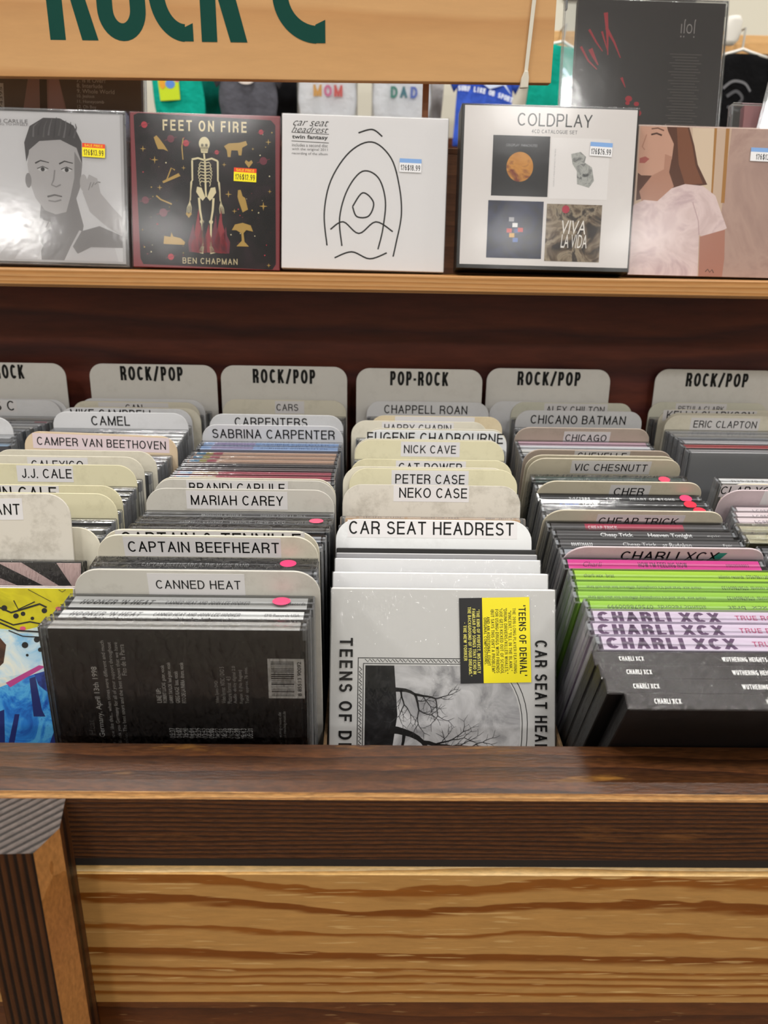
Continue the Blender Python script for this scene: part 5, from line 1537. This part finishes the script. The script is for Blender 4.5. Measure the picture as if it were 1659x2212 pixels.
# gold emblems: bird, ox, bottle, tree, boat, hearts, tools
p.poly(GOLD, PS((329, 312), (335, 308), (341, 314), (352, 328), (360, 340), (350, 336), (338, 336), (333, 324)))
p.poly(GOLD, PS((482, 326), (492, 320), (516, 318), (530, 314), (533, 322), (522, 328), (520, 344), (514, 344), (512, 334), (498, 334), (496, 348), (490, 348), (488, 334)))
p.poly(GOLD, PS((512, 416), (518, 415), (522, 428), (528, 432), (534, 456), (522, 462), (514, 440), (511, 430)))
p.poly(GOLD, PS((498, 500), (505, 488), (522, 484), (540, 489), (545, 502), (530, 499), (524, 506), (526, 524), (536, 534), (508, 534), (520, 522), (519, 506), (508, 500)))
p.poly(GOLD, PS((346, 533), (348, 516), (362, 518), (364, 508), (368, 517), (384, 520), (394, 528), (392, 534)))
p.poly(GOLD, PS((346, 402), (382, 384), (386, 390), (348, 406)))
p.line(GOLD, PS((356, 398), (366, 374), (374, 378)), 1.0)
p.line(GOLD, PS((332, 432), (342, 440), (366, 449)), 1.2)
p.line(GOLD, PS((393, 312), (390, 330), (392, 356)), 0.9)
for u, v, s in ((536, 360, 1.0), (403, 470, .75)):
    p.poly(GOLD, PS((u, v + 9 * s), (u - 9 * s, v - 2 * s), (u - 6 * s, v - 7 * s), (u, v - 3 * s), (u + 6 * s, v - 7 * s), (u + 9 * s, v - 2 * s)))
p.build('cover_art', r, 'front', 0.0, 0.006, 0.03)
price(r, SX(528), SZf(384), True, '$12.99')

# 3 white sleeve with a plain line drawing
r = shelf_case('disc_sleeve', 'white sleeve with a looping black line drawing and small blue-topped price sticker', -9.5, 693.5, SZ, 's', 139.5, 124.5, 9.0, 'd9d9db', 'e6e6e8', 'e0dfe2', FILM2, 0.6)
p = Print()
TX = lambda u: (u - 785) / 2.59
TZ = lambda v: (591 - v) / 2.62
def PTw(*a): return [(TX(u), TZ(v)) for u, v in a]
def smooth(pts, n=6):
    out = []
    for i in range(len(pts) - 1):
        a, b, c_, d = pts[max(i - 1, 0)], pts[i], pts[i + 1], pts[min(i + 2, len(pts) - 1)]
        for k in range(n):
            t_ = k / n
            out.append(tuple(0.5 * (2 * b[j] + (c_[j] - a[j]) * t_ + (2 * a[j] - 5 * b[j] + 4 * c_[j] - d[j]) * t_ ** 2 + (3 * b[j] - a[j] - 3 * c_[j] + d[j]) * t_ ** 3) for j in (0, 1)))
    return out + [pts[-1]]
LK = '1c1c1e'
# a plain stand-in drawing: nested loops and a wave in the same black line
for pts in (((705, 540), (698, 470), (712, 400), (752, 340), (800, 318), (842, 350), (862, 410), (868, 470), (858, 530), (852, 560)),
            ((738, 540), (732, 480), (748, 420), (780, 380), (815, 392), (832, 440), (828, 500), (818, 545)),
            ((712, 505), (740, 488), (775, 512), (812, 486), (850, 506)),
            ((760, 455), (782, 425), (806, 445), (796, 474), (770, 476), (760, 455)),
            ((770, 300), (800, 292), (822, 306)), ((722, 566), (760, 552), (800, 566), (838, 552))):
    p.line(LK, smooth(PTw(*pts)), 1.25)
TXC = mat('1c1c1e', 0.5, 0.3)
p.text(TXC, 'car seat', TX(667), TZ(283), 30, 4.6, -0.006, 0.5)
p.text(TXC, 'headrest', TX(665), TZ(296), 31, 5.0, -0.006, 0.5)
p.line(LK, PTw((625, 303), (706, 305)), 0.45)
p.text(TXC, 'twin fantasy', TX(665), TZ(313), 30, 4.2, 0.02)
p.line(LK, PTw((625, 321), (706, 323)), 0.45)
for i, bd in enumerate(('includes a second disc', 'with the original 2011', 'recording of the album')):
    p.text(mat('6a6a6c', 0.5, 0.3), bd, TX(665), TZ(329 + 9 * i), 30, 2.5)
p.build('cover_art', r, 'front', 0.0, 0.01, 0.03)
price(r, TX(885), TZ(365), False, '$18.99', -0.66, 18.5, -1)

# 4 boxed set
r = shelf_case('box_set', 'shrink-wrapped black edged box set with four small cover squares', 143.2, 681.5, SZ, 'b', 146.5, 130.5, 25.0, '191919', '141414', '141415', FILM2, 0.5)
p = Print()
CXf = lambda u: (u - 1172) / 2.555
CZf = lambda v: (594 - v) / 2.66
def rc(m, u0, u1, v0, v1): p.rect(m, CXf(u0), CXf(u1), CZf(v1), CZf(v0))
rc('dcd8d8', 991, 1356, 250, 585)
p.caps(mat('141416', 0.5, 0.3), 'COLDPLAY', CXf(1182), CZf(276), 62, 10.2, 0.12, 1.0, 0, 0.12)
p.caps(mat('6c6c70', 0.5, 0.3), '4CD CATALOGUE SET', CXf(1182), CZf(300), 38, 2.9, 0.15)
rc('19191d', 1053, 1174, 310, 437)
p.ell(paint_mat(['b87a30', 'c98e3e', '7c3c28'], 60), CXf(1112), CZf(375), 11.2, 11.8, 28)
p.text(mat('9a9aa0', 0.5, 0.3), 'COLDPLAY  PARACHUTES', CXf(1114), CZf(330), 26, 2.0)
rc('e4e1e2', 1177, 1302, 312, 440)
p.poly(paint_mat(['8a8c8c', 'b4b6b4', '5a5c5e'], 120), [(CXf(u), CZf(v)) for u, v in ((1220, 345), (1240, 340), (1252, 350), (1250, 362), (1266, 372), (1272, 400), (1262, 415), (1236, 408), (1234, 380), (1224, 366))])
p.text(mat('9a9aa0', 0.5, 0.3), 'COLDPLAY A RUSH OF BLOOD TO THE HEAD', CXf(1186), CZf(375), 30, 1.0, 0, 0, 90)
rc(paint_mat(['14182a', '1c2340', '2a3050'], 40), 1048, 1167, 447, 570)
for u, v, c_ in ((1100, 487, 'a8a8b0'), (1108, 499, 'e8e8ea'), (1096, 511, 'c03a3a'), (1112, 511, '3a4a8a'), (1120, 509, 'c03a3a'), (1102, 521, 'd0a040'), (1110, 531, '4a6ab0')):
    rc(c_, u - 6, u + 5, v - 5, v + 4)
rc(paint_mat(['2c2420', '6a5a4a', '9a8c78', '3c3430'], 60), 1174, 1293, 451, 574)
p.ell('b03048', CXf(1215), CZf(462), 3.2, 3.2, 16)
p.text(mat('e6e2de', 0.5, 0.3), 'VIVA', CXf(1234), CZf(500), 20, 11, 0.0, 0.2)
p.text(mat('e6e2de', 0.5, 0.3), 'LA VIDA', CXf(1236), CZf(530), 22, 11, 0.0, 0.2)
p.build('cover_art', r, 'front', 0.0, 0.01, 0.03)
price(r, CXf(1283), CZf(334), False, '$26.99', -0.66, 18.5, -2)

# 5 woman in white tee
r = shelf_case('disc_sleeve', 'sleeve with a long-haired woman in a white tee shirt', 290.9, 694.5, SZ, 's', 139.5, 122, 9.0, 'b59a8e', 'c8b0a4', 'b59a90', FILM2, 0.4)
p = Print()
GX = lambda u: (u - 1367) / 2.62 - 69.7
GZ = lambda v: (600 - v) / 2.62
def PG(*a): return [(GX(u), GZ(v)) for u, v in a]
p.poly('c9b09c', PG((1369, 600), (1729, 600), (1729, 283), (1369, 283)))
p.poly(paint_mat(['a88c84', 'b89c92', 'a4867e'], 12), PG((1560, 600), (1729, 600), (1729, 283), (1575, 283)))
p.poly('a8783e', PG((1536, 283), (1542, 283), (1544, 420), (1538, 420)))
p.poly('a8783e', PG((1562, 283), (1570, 283), (1572, 440), (1564, 440)))
p.poly('d8c4ae', PG((1487, 283), (1536, 283), (1540, 420), (1500, 400)))
p.poly('5a3424', PG((1430, 283), (1480, 283), (1494, 320), (1505, 360), (1530, 402), (1490, 408), (1440, 420), (1400, 430), (1372, 440), (1372, 380), (1440, 380), (1446, 330)))
p.poly('7c4c34', PG((1452, 283), (1476, 283), (1490, 322), (1500, 362), (1520, 400), (1480, 404), (1462, 360)))
p.poly('c89c88', PG((1371, 283), (1428, 283), (1448, 318), (1446, 350), (1430, 372), (1404, 386), (1380, 386), (1371, 380)))
p.poly('b58672', PG((1430, 340), (1446, 345), (1442, 378), (1455, 408), (1420, 440), (1385, 442), (1378, 420), (1404, 386), (1430, 372)))
p.line('4a2c20', PG((1396, 300), (1408, 297), (1420, 301)), 1.4)
p.line('6a4434', PG((1396, 288), (1410, 286), (1424, 291)), 1.0)
p.poly('a85a54', PG((1374, 350), (1386, 346), (1396, 351), (1386, 360), (1374, 360)))
p.line('b07f6c', PG((1386, 300), (1378, 326), (1384, 332)), 0.9)
p.poly(paint_mat(['d2bcbc', 'e0cccc', 'c8b0b4'], 30), PG((1366, 450), (1390, 438), (1420, 440), (1450, 412), (1480, 402), (1520, 405), (1550, 425), (1582, 494), (1540, 520), (1520, 510), (1524, 600), (1364, 600)))
p.poly('b07c6c', PG((1522, 514), (1578, 497), (1582, 560), (1580, 600), (1526, 600)))
p.line('bfa4a8', PG((1500, 440), (1516, 480), (1520, 510)), 0.8)
p.line('3c2c2c', PG((1541, 590), (1546, 584), (1551, 591), (1556, 585), (1560, 592)), 0.7)
p.build('cover_art', r, 'front', 0.0, 0.008, 0.03)
price(r, GX(1655), GZ(336), False, '$13.99', -0.66, 26, -1)

# ------------------------------------------------------------------ discs on the rear ledge
LZ = 69.2
r = shelf_case('disc_case', 'black jewel case with red streaks standing tall beside the sign', 233.6, 751, LZ, 'j', 142, 125, 10.0, '2a2525', '2c2626', '2e2829', FILM2, 0.6)
p = Print()
JX = lambda u: (u - 1391) / 2.49
JZ = lambda v: (310 - v) / 2.49
for pts, w0, w1 in ((((1302, 30), (1308, 70), (1312, 115)), 2.4, 0.8), (((1305, 60), (1325, 90), (1340, 120)), 1.8, 0.8), (((1268, 65), (1285, 90), (1300, 108)), 1.4, 0.8), (((1252, 100), (1270, 128), (1290, 145)), 1.4, 0.8), (((1273, 104), (1283, 122), (1292, 136)), 2.6, 1.0), (((1296, 68), (1312, 110)), 1.2, 0.6), (((1345, 160), (1355, 180)), 1.6, 0.5)):
    p.line('c23c48', [(JX(u), JZ(v)) for u, v in pts], w0 * 1.5, w1)
for u, v, s in ((1364, 203, 3.2), (1382, 213, 2.4), (1386, 232, 3.4), (1378, 246, 3), (1383, 260, 2.2), (1362, 212, 2)):
    p.ell('c23040', JX(u), JZ(v), s, s * 0.8, 9)
p.text(mat('a8a2a0', 0.5, 0.3), 'joji', JX(1484), JZ(56), 13, 15, -0.012, 0, 180)
for k in range(26):
    p.rect('6a6462', JX(1448 + 6 * (k % 3)), JX(1518 - 5 * ((k * 2) % 3)), JZ(108 + 6 * k + 1.6), JZ(108 + 6 * k))
p.build('cover_art', r, 'front', 1.0, 0.01, 0.03)

r = shelf_case('disc_case', 'dark brown jewel case with track list and bar code behind the sign', -274, 751, LZ, 'j', 142, 125, 10.0, '4a3c3c', '4a3e3e', '574848', FILM2, 0.5)
p = Print()
LX = lambda u: (u - 160) / 2.49
LZf = lambda v: (306 - v) / 2.49
p.poly('a27c7c', [(LX(u), LZf(v)) for u, v in ((66, 290), (90, 170), (104, 60), (140, 60), (152, 175), (178, 290))])
p.poly('b28a8c', [(LX(u), LZf(v)) for u, v in ((128, 290), (134, 160), (140, 90), (152, 175), (172, 290))])
p.poly('3a2c2e', [(LX(u), LZf(v)) for u, v in ((110, 290), (112, 170), (116, 120), (128, 175), (126, 290))])
for i, bd in enumerate(('7. Is It Over?', '8. Interlude', '9. Whole World', '10. Jealous', '11. Honeycomb', '12. Oh Boy', '13. Nightrider')):
    p.text(mat('d2cac8', 0.5, 0.3), bd, LX(192), LZf(184 + 11 * i), None, 3.4, 0.0, 0, 0, 'L')
p.rect('c9c5c6', LX(-14), LX(34), LZf(290), LZf(195))
for k in range(17):
    p.rect('2a2628', LX(-8), LX(24), LZf(282 - 5 * k), LZf(282 - 5 * k - (1.2 + (k * 7) % 3)))
p.text(mat('2a2628', 0.5, 0.3), '39574395', LX(28), LZf(240), 30, 2.6, 0, 0, 90)
p.build('cover_art', r, 'front', 1.0, 0.01, 0.03)

r = shelf_case('disc_case', 'pale clear plastic case tilted on the ledge past the black streaked one', 372, 746, LZ, 'j', 70, 90, 10.0, 'd2ccd0', 'dcd6d8', 'd8d2d6', None, 11)
r = shelf_case('disc_case', 'small pink tinted clear case on the ledge past the black streaked one', 343, 764, LZ, 'j', 44, 44, 10.0, '9a5a60', 'd8a8aa', 'b07a7c', None, 1.0)

# ------------------------------------------------------------------ clothes hanging at the back wall
RAILWD = wood('rail_wood', [(0, 'dcae74'), (1, 'd0a066')], (2, 10, 10), (0, 0, 20), 2.0, 0.5, 0.05, 0.1)
t = thing('clothes_rail', 'long pale wooden wall rail carrying the baby clothes', 'clothes rail', W(0, 2235, 470))
prism('rail_board', [(2385, 446), (2385, 488), (2406, 488), (2406, 446)], 'X', -1500, 1900, [RAILWD], t, (0, 2235, 470), 1.0)
prism('rail_board', [(2250, 446), (2250, 488), (2271, 488), (2271, 446)], 'X', -1500, 1900, [RAILWD], t, (0, 2235, 470), 1.0)
for x in (-1200, -355, 480, 1300):
    prism('bracket', [(2271.4, 452), (2271.4, 482), (2699, 482), (2699, 446), (2640, 446)], 'X', x - 12, x + 12, [RAILWD], t, (0, 2235, 470), 0.8)
for x, x1, pl in ((820, 960, 'narrow dark poster with a pink corner mark above the black baby tee'), (-300, 520, 'very wide dark poster above the white bodysuits'), (560, 790, 'square dark poster between the wide and the narrow ones')):
    po = thing('poster', pl, 'poster', W((x + x1) / 2, 2697, 666), group='posters on the back wall')
    prism('frame', [(x, 666), (x1, 666), (x1, 1000), (x, 1000)], 'Y', 2690, 2699, [mat('151416', 0.4)], po, ((x + x1) / 2, 2697, 666), 0.8)
    q = Print()
    q.rect(mat('241f24', 0.4), -(x1 - x) / 2 + 14, (x1 - x) / 2 - 14, 14, 320)
    q.rect(mat('8a3a5a', 0.4), (x1 - x) / 2 - 40, (x1 - x) / 2 - 20, 18, 34)
    q.build('print', po, 'front', -7.0, 0.05, 0.2)

def tube(rings, n=28):
    vs, fs = [], []
    for ring in rings:
        vs += ring
    for j in range(len(rings) - 1):
        for k in range(n):
            fs.append((j * n + k, j * n + (k + 1) % n, (j + 1) * n + (k + 1) % n, (j + 1) * n + k))
    fs.append(tuple(range(n))[::-1])
    fs.append(tuple(range((len(rings) - 1) * n, len(rings) * n)))
    return vs, fs

def garment(label, cx, y, ztop, prof, col, sleeves=True, seed=0, depth=15, tilt=0, name='baby_tee', fold=0.10):
    """flattened tube with folds; prof = (drop, half width) list in mm from the shoulders down"""
    t = thing(name, label, 'shirt', W(cx, y, ztop), (0, R(tilt), 0), 'baby clothes on the wall rail')
    rnd = random.Random(seed)
    ph = [rnd.uniform(0, 6.28) for _ in range(4)]
    n = 40
    rings = []
    steps = []
    for (d0, w0), (d1, w1) in zip(prof, prof[1:]):
        for k in range(5):
            s = k / 5
            s2 = s * s * (3 - 2 * s)
            steps.append((d0 + (d1 - d0) * s, w0 + (w1 - w0) * s2))
    steps.append(prof[-1])
    L_ = prof[-1][0]
    for d, wd in steps:
        f = d / L_
        ring = []
        for k in range(n):
            a = 2 * math.pi * k / n
            amp = fold * f
            dd = depth * (0.75 + 0.25 * f) * (1 + amp * 4 * math.sin(5 * a + ph[0] + 2 * f) + amp * 3 * math.sin(9 * a + ph[1]))
            ring.append((wd * math.cos(a) * M, -dd * math.sin(a) * M, -d * M))
        rings.append(ring)
    vs, fs = tube(rings, n)
    if sleeves:
        w0 = prof[1][1]
        for s in (-1, 1):
            rr = []
            for k in range(6):
                f = k / 5
                ccx, ccz = s * (w0 - 16 + 33 * f), -14 - 52 * f
                ring = []
                for j in range(n):
                    a = 2 * math.pi * j / n
                    ru = 30 - 4 * f
                    ring.append(((ccx + s * ru * 0.6 * math.cos(a) * 0.7) * M, -(depth * 0.7) * math.sin(a) * (1 + 0.15 * math.sin(3 * a + ph[2])) * M, (ccz + ru * math.cos(a)) * M))
                rr.append(ring)
            v2, f2 = tube(rr, n)
            b = len(vs)
            vs += v2
            fs += [tuple(b + q for q in f) for f in f2]
    mesh_obj('fabric', vs, fs, cloth_mat(col), None, t, True)
    return t, depth

def gprint(t, d, fn, name='print', half=90):
    p = Print()
    fn(p)
    vs = [(x * M, -(d * 1.05 * math.sqrt(max(0.0, 1 - (x / half) ** 2 * 0.8)) + 3.0 + 0.05 * min(h, 60)) * M, z * M) for x, z, h in p.v]
    mesh_obj(name, vs, p.f, p.m, p.i, t)

def hanger(t, wd):
    yr = (2250 if t.location.y < 2.3 else 2385) - t.location.y / M
    zr = round(488 - (t.location.z - Z0) / M, 1)
    steel = [mat('b8b6b0', 0.3)]
    data_obj('hook', box_mesh('hook', -2.2, 2.2, 0, 4, 10, zr + 4, steel, 0.8), t)
    data_obj('hook', box_mesh('hook', -2.2, 2.2, 0.5, round(yr, 1) + 14, zr + 0.15, zr + 4, steel, 0.8), t)
    wm = mat('e6e4de', 0.3, 0.5)
    pts = [(-wd, -6), (-wd * 0.3, 6), (0, 12), (wd * 0.3, 6), (wd, -6)]
    vs, fs = [], []
    m = 8
    path = pts + []
    rings = []
    for x, z in path:
        rings.append([((x) * M, 4 * math.cos(2 * math.pi * k / m) * M, (z + 4 * math.sin(2 * math.pi * k / m)) * M) for k in range(m)])
    vs, fs = tube(rings, m)
    mesh_obj('hanger', vs, fs, wm, None, t, True)

ONE = [(0, 34), (14, 72), (60, 70), (120, 74), (150, 70), (178, 44), (196, 26), (204, 20)]
TEE = [(0, 38), (14, 72), (60, 70), (150, 72), (215, 74)]
GY = 2190
t, d = garment('teal green baby shirt with bright lime printed patch', -505, GY, 430, [(0, 40), (14, 66), (60, 62), (130, 64), (205, 58)], '0fa08c', False, 1, 14, -4)
gprint(t, d, lambda p: (p.poly('c2d820', [(-44, -128), (6, -128), (8, -80), (-44, -80)]), p.ell('5a8ad8', -14, -92, 12, 10), p.ell('d86a8a', 4, -84, 6, 5), p.ell('e0a030', -34, -90, 8, 12)))
hanger(t, 52)
t, d = garment('dark teal baby shirt hanging behind the bright teal one', -432, GY + 160, 430, [(0, 30), (14, 46), (60, 44), (196, 42)], '0a6a5e', False, 2, 10)
hanger(t, 36)
t, d = garment('charcoal grey baby bodysuit between the teal and white ones', -322, GY, 425, ONE, '56565e', True, 3, 15, 0, 'baby_bodysuit', 0.16)
gprint(t, d, lambda p: p.ell('d8cfc8', -2, -76, 20, 9))
hanger(t, 56)
t, d = garment('black baby shirt half hidden behind the charcoal bodysuit', -262, GY + 160, 425, [(0, 34), (14, 62), (60, 58), (190, 50)], '1c1c1f', True, 4, 12)
hanger(t, 48)
def mom(p):
    p.caps('d84a9a', 'I', -28, -64, None, 26, 0.24)
    p.poly('e8703a', [(-6, -50), (6, -74), (18, -52), (10, -46), (6, -52), (0, -46)])
    p.line('2a8a5a', [(6, -60), (14, -72), (24, -78)], 7, 3)
    p.caps('e8a83a', 'M', -24, -100, None, 26, 0.22)
    p.caps('e070a0', 'O', 2, -100, None, 26, 0.22)
    p.caps('e0504a', 'M', 28, -100, None, 26, 0.22)
def dad(p):
    p.caps('4a6ad0', 'I', -26, -62, None, 26, 0.24)
    p.line('2a6a4a', [(6, -50), (22, -58), (30, -76)], 8, 3)
    p.caps('2a8a7a', 'D', -20, -100, None, 26, 0.22)
    p.caps('2a7a8a', 'A', 4, -100, None, 26, 0.22)
    p.caps('4a6ac8', 'D', 30, -100, None, 26, 0.22)
for cx, fn, seed, lab in ((-122, mom, 5, 'white baby bodysuit in a clear bag printed MOM'), (66, dad, 6, 'white baby bodysuit in a clear bag printed DAD')):
    t, d = garment(lab, cx, GY, 430, ONE, 'f0f2f6', False, seed, 13, 0, 'baby_bodysuit', 0.1)
    gprint(t, d, fn)
    rings = []
    for k in range(8):
        f = k / 7
        hw = 80 - 4 * math.sin(3.1 * f)
        rings.append([((hw * math.copysign(abs(math.cos(2 * math.pi * j / 28)) ** 0.5, math.cos(2 * math.pi * j / 28))) * M, -24 * math.copysign(abs(math.sin(2 * math.pi * j / 28)) ** 0.7, math.sin(2 * math.pi * j / 28)) * M, (14 - 240 * f) * M) for j in range(28)])
    v_, f_ = tube(rings, 28)
    mesh_obj('bag', v_, f_, BAG, None, t, True)
    hanger(t, 50)
t, d = garment('pale grey baby shirt seen beside the sign post', 126, GY + 160, 430, [(0, 34), (14, 60), (60, 58), (165, 52)], 'b8b6b8', False, 7, 12)
hanger(t, 44)
t, d = garment('royal blue baby tee with white arched lettering', 277, GY, 425, TEE, '3f5fc8', True, 8, 15, 1, 'baby_tee', 0.12)
def surf(p):
    p.poly('c9d6f0', [(-62, -74), (-30, -52), (0, -64), (34, -50), (66, -96), (44, -74), (10, -84), (-20, -66)])
    for k, ch in enumerate('SURF LIKE OR SPORT'):
        if ch != ' ':
            x = -66 + k * 7.8
            p.caps('dfe7fa', ch, x, -84 - 0.0028 * (x + 66) ** 2 * 0.45, None, 12, 0.26, 0.9, -0.25 * (x + 66) * 0.4)
gprint(t, d, surf, 'print', 110)
hanger(t, 62)
t, d = garment('sea green baby tee with pale blue print between the blue tee and the streaked case', 462, GY, 440, [(0, 40), (14, 70), (60, 66), (150, 62), (185, 46)], '0f9a86', False, 9, 15, 8, 'baby_tee', 0.14)
gprint(t, d, lambda p: (p.line('a8dcee', smooth([(10, -50), (30, -70), (22, -96), (34, -124), (50, -118)]), 9, 6), p.line('8fd0e6', smooth([(36, -60), (50, -80), (46, -104)]), 8, 6)))
hanger(t, 56)
t, d = garment('black baby tee with grey printed emblem under the pale rail end', 915, GY, 432, [(0, 40), (14, 84), (60, 82), (150, 86), (215, 88)], '0e0e10', True, 10, 15, 0)
gprint(t, d, lambda p: (p.line('6a6a6e', smooth([(-42, -78), (-20, -62), (10, -66), (28, -84)]), 7, 5), p.line('4c4c50', smooth([(-30, -96), (-8, -84), (10, -100), (-6, -116), (-24, -120), (6, -128)]), 8, 4)))
hanger(t, 66)
bm_ = thing('crumpled_tag', 'crumpled white paper tag hung above the black baby tee', 'tag', W(876, 2190, 452))
rings = []
rnd = random.Random(3)
for k in range(7):
    f = k / 6
    rings.append([((20 * math.sin(0.5 + 2.2 * f) + 6) * math.cos(2 * math.pi * j / 16) * M * rnd.uniform(0.8, 1.15) + 6 * f * M, (9 + 5 * f) * math.sin(2 * math.pi * j / 16) * M, (62 * f) * M) for j in range(16)])
v_, f_ = tube(rings, 16)
mesh_obj('paper', v_, f_, mat('dcd9d2', 0.7), None, bm_, True)
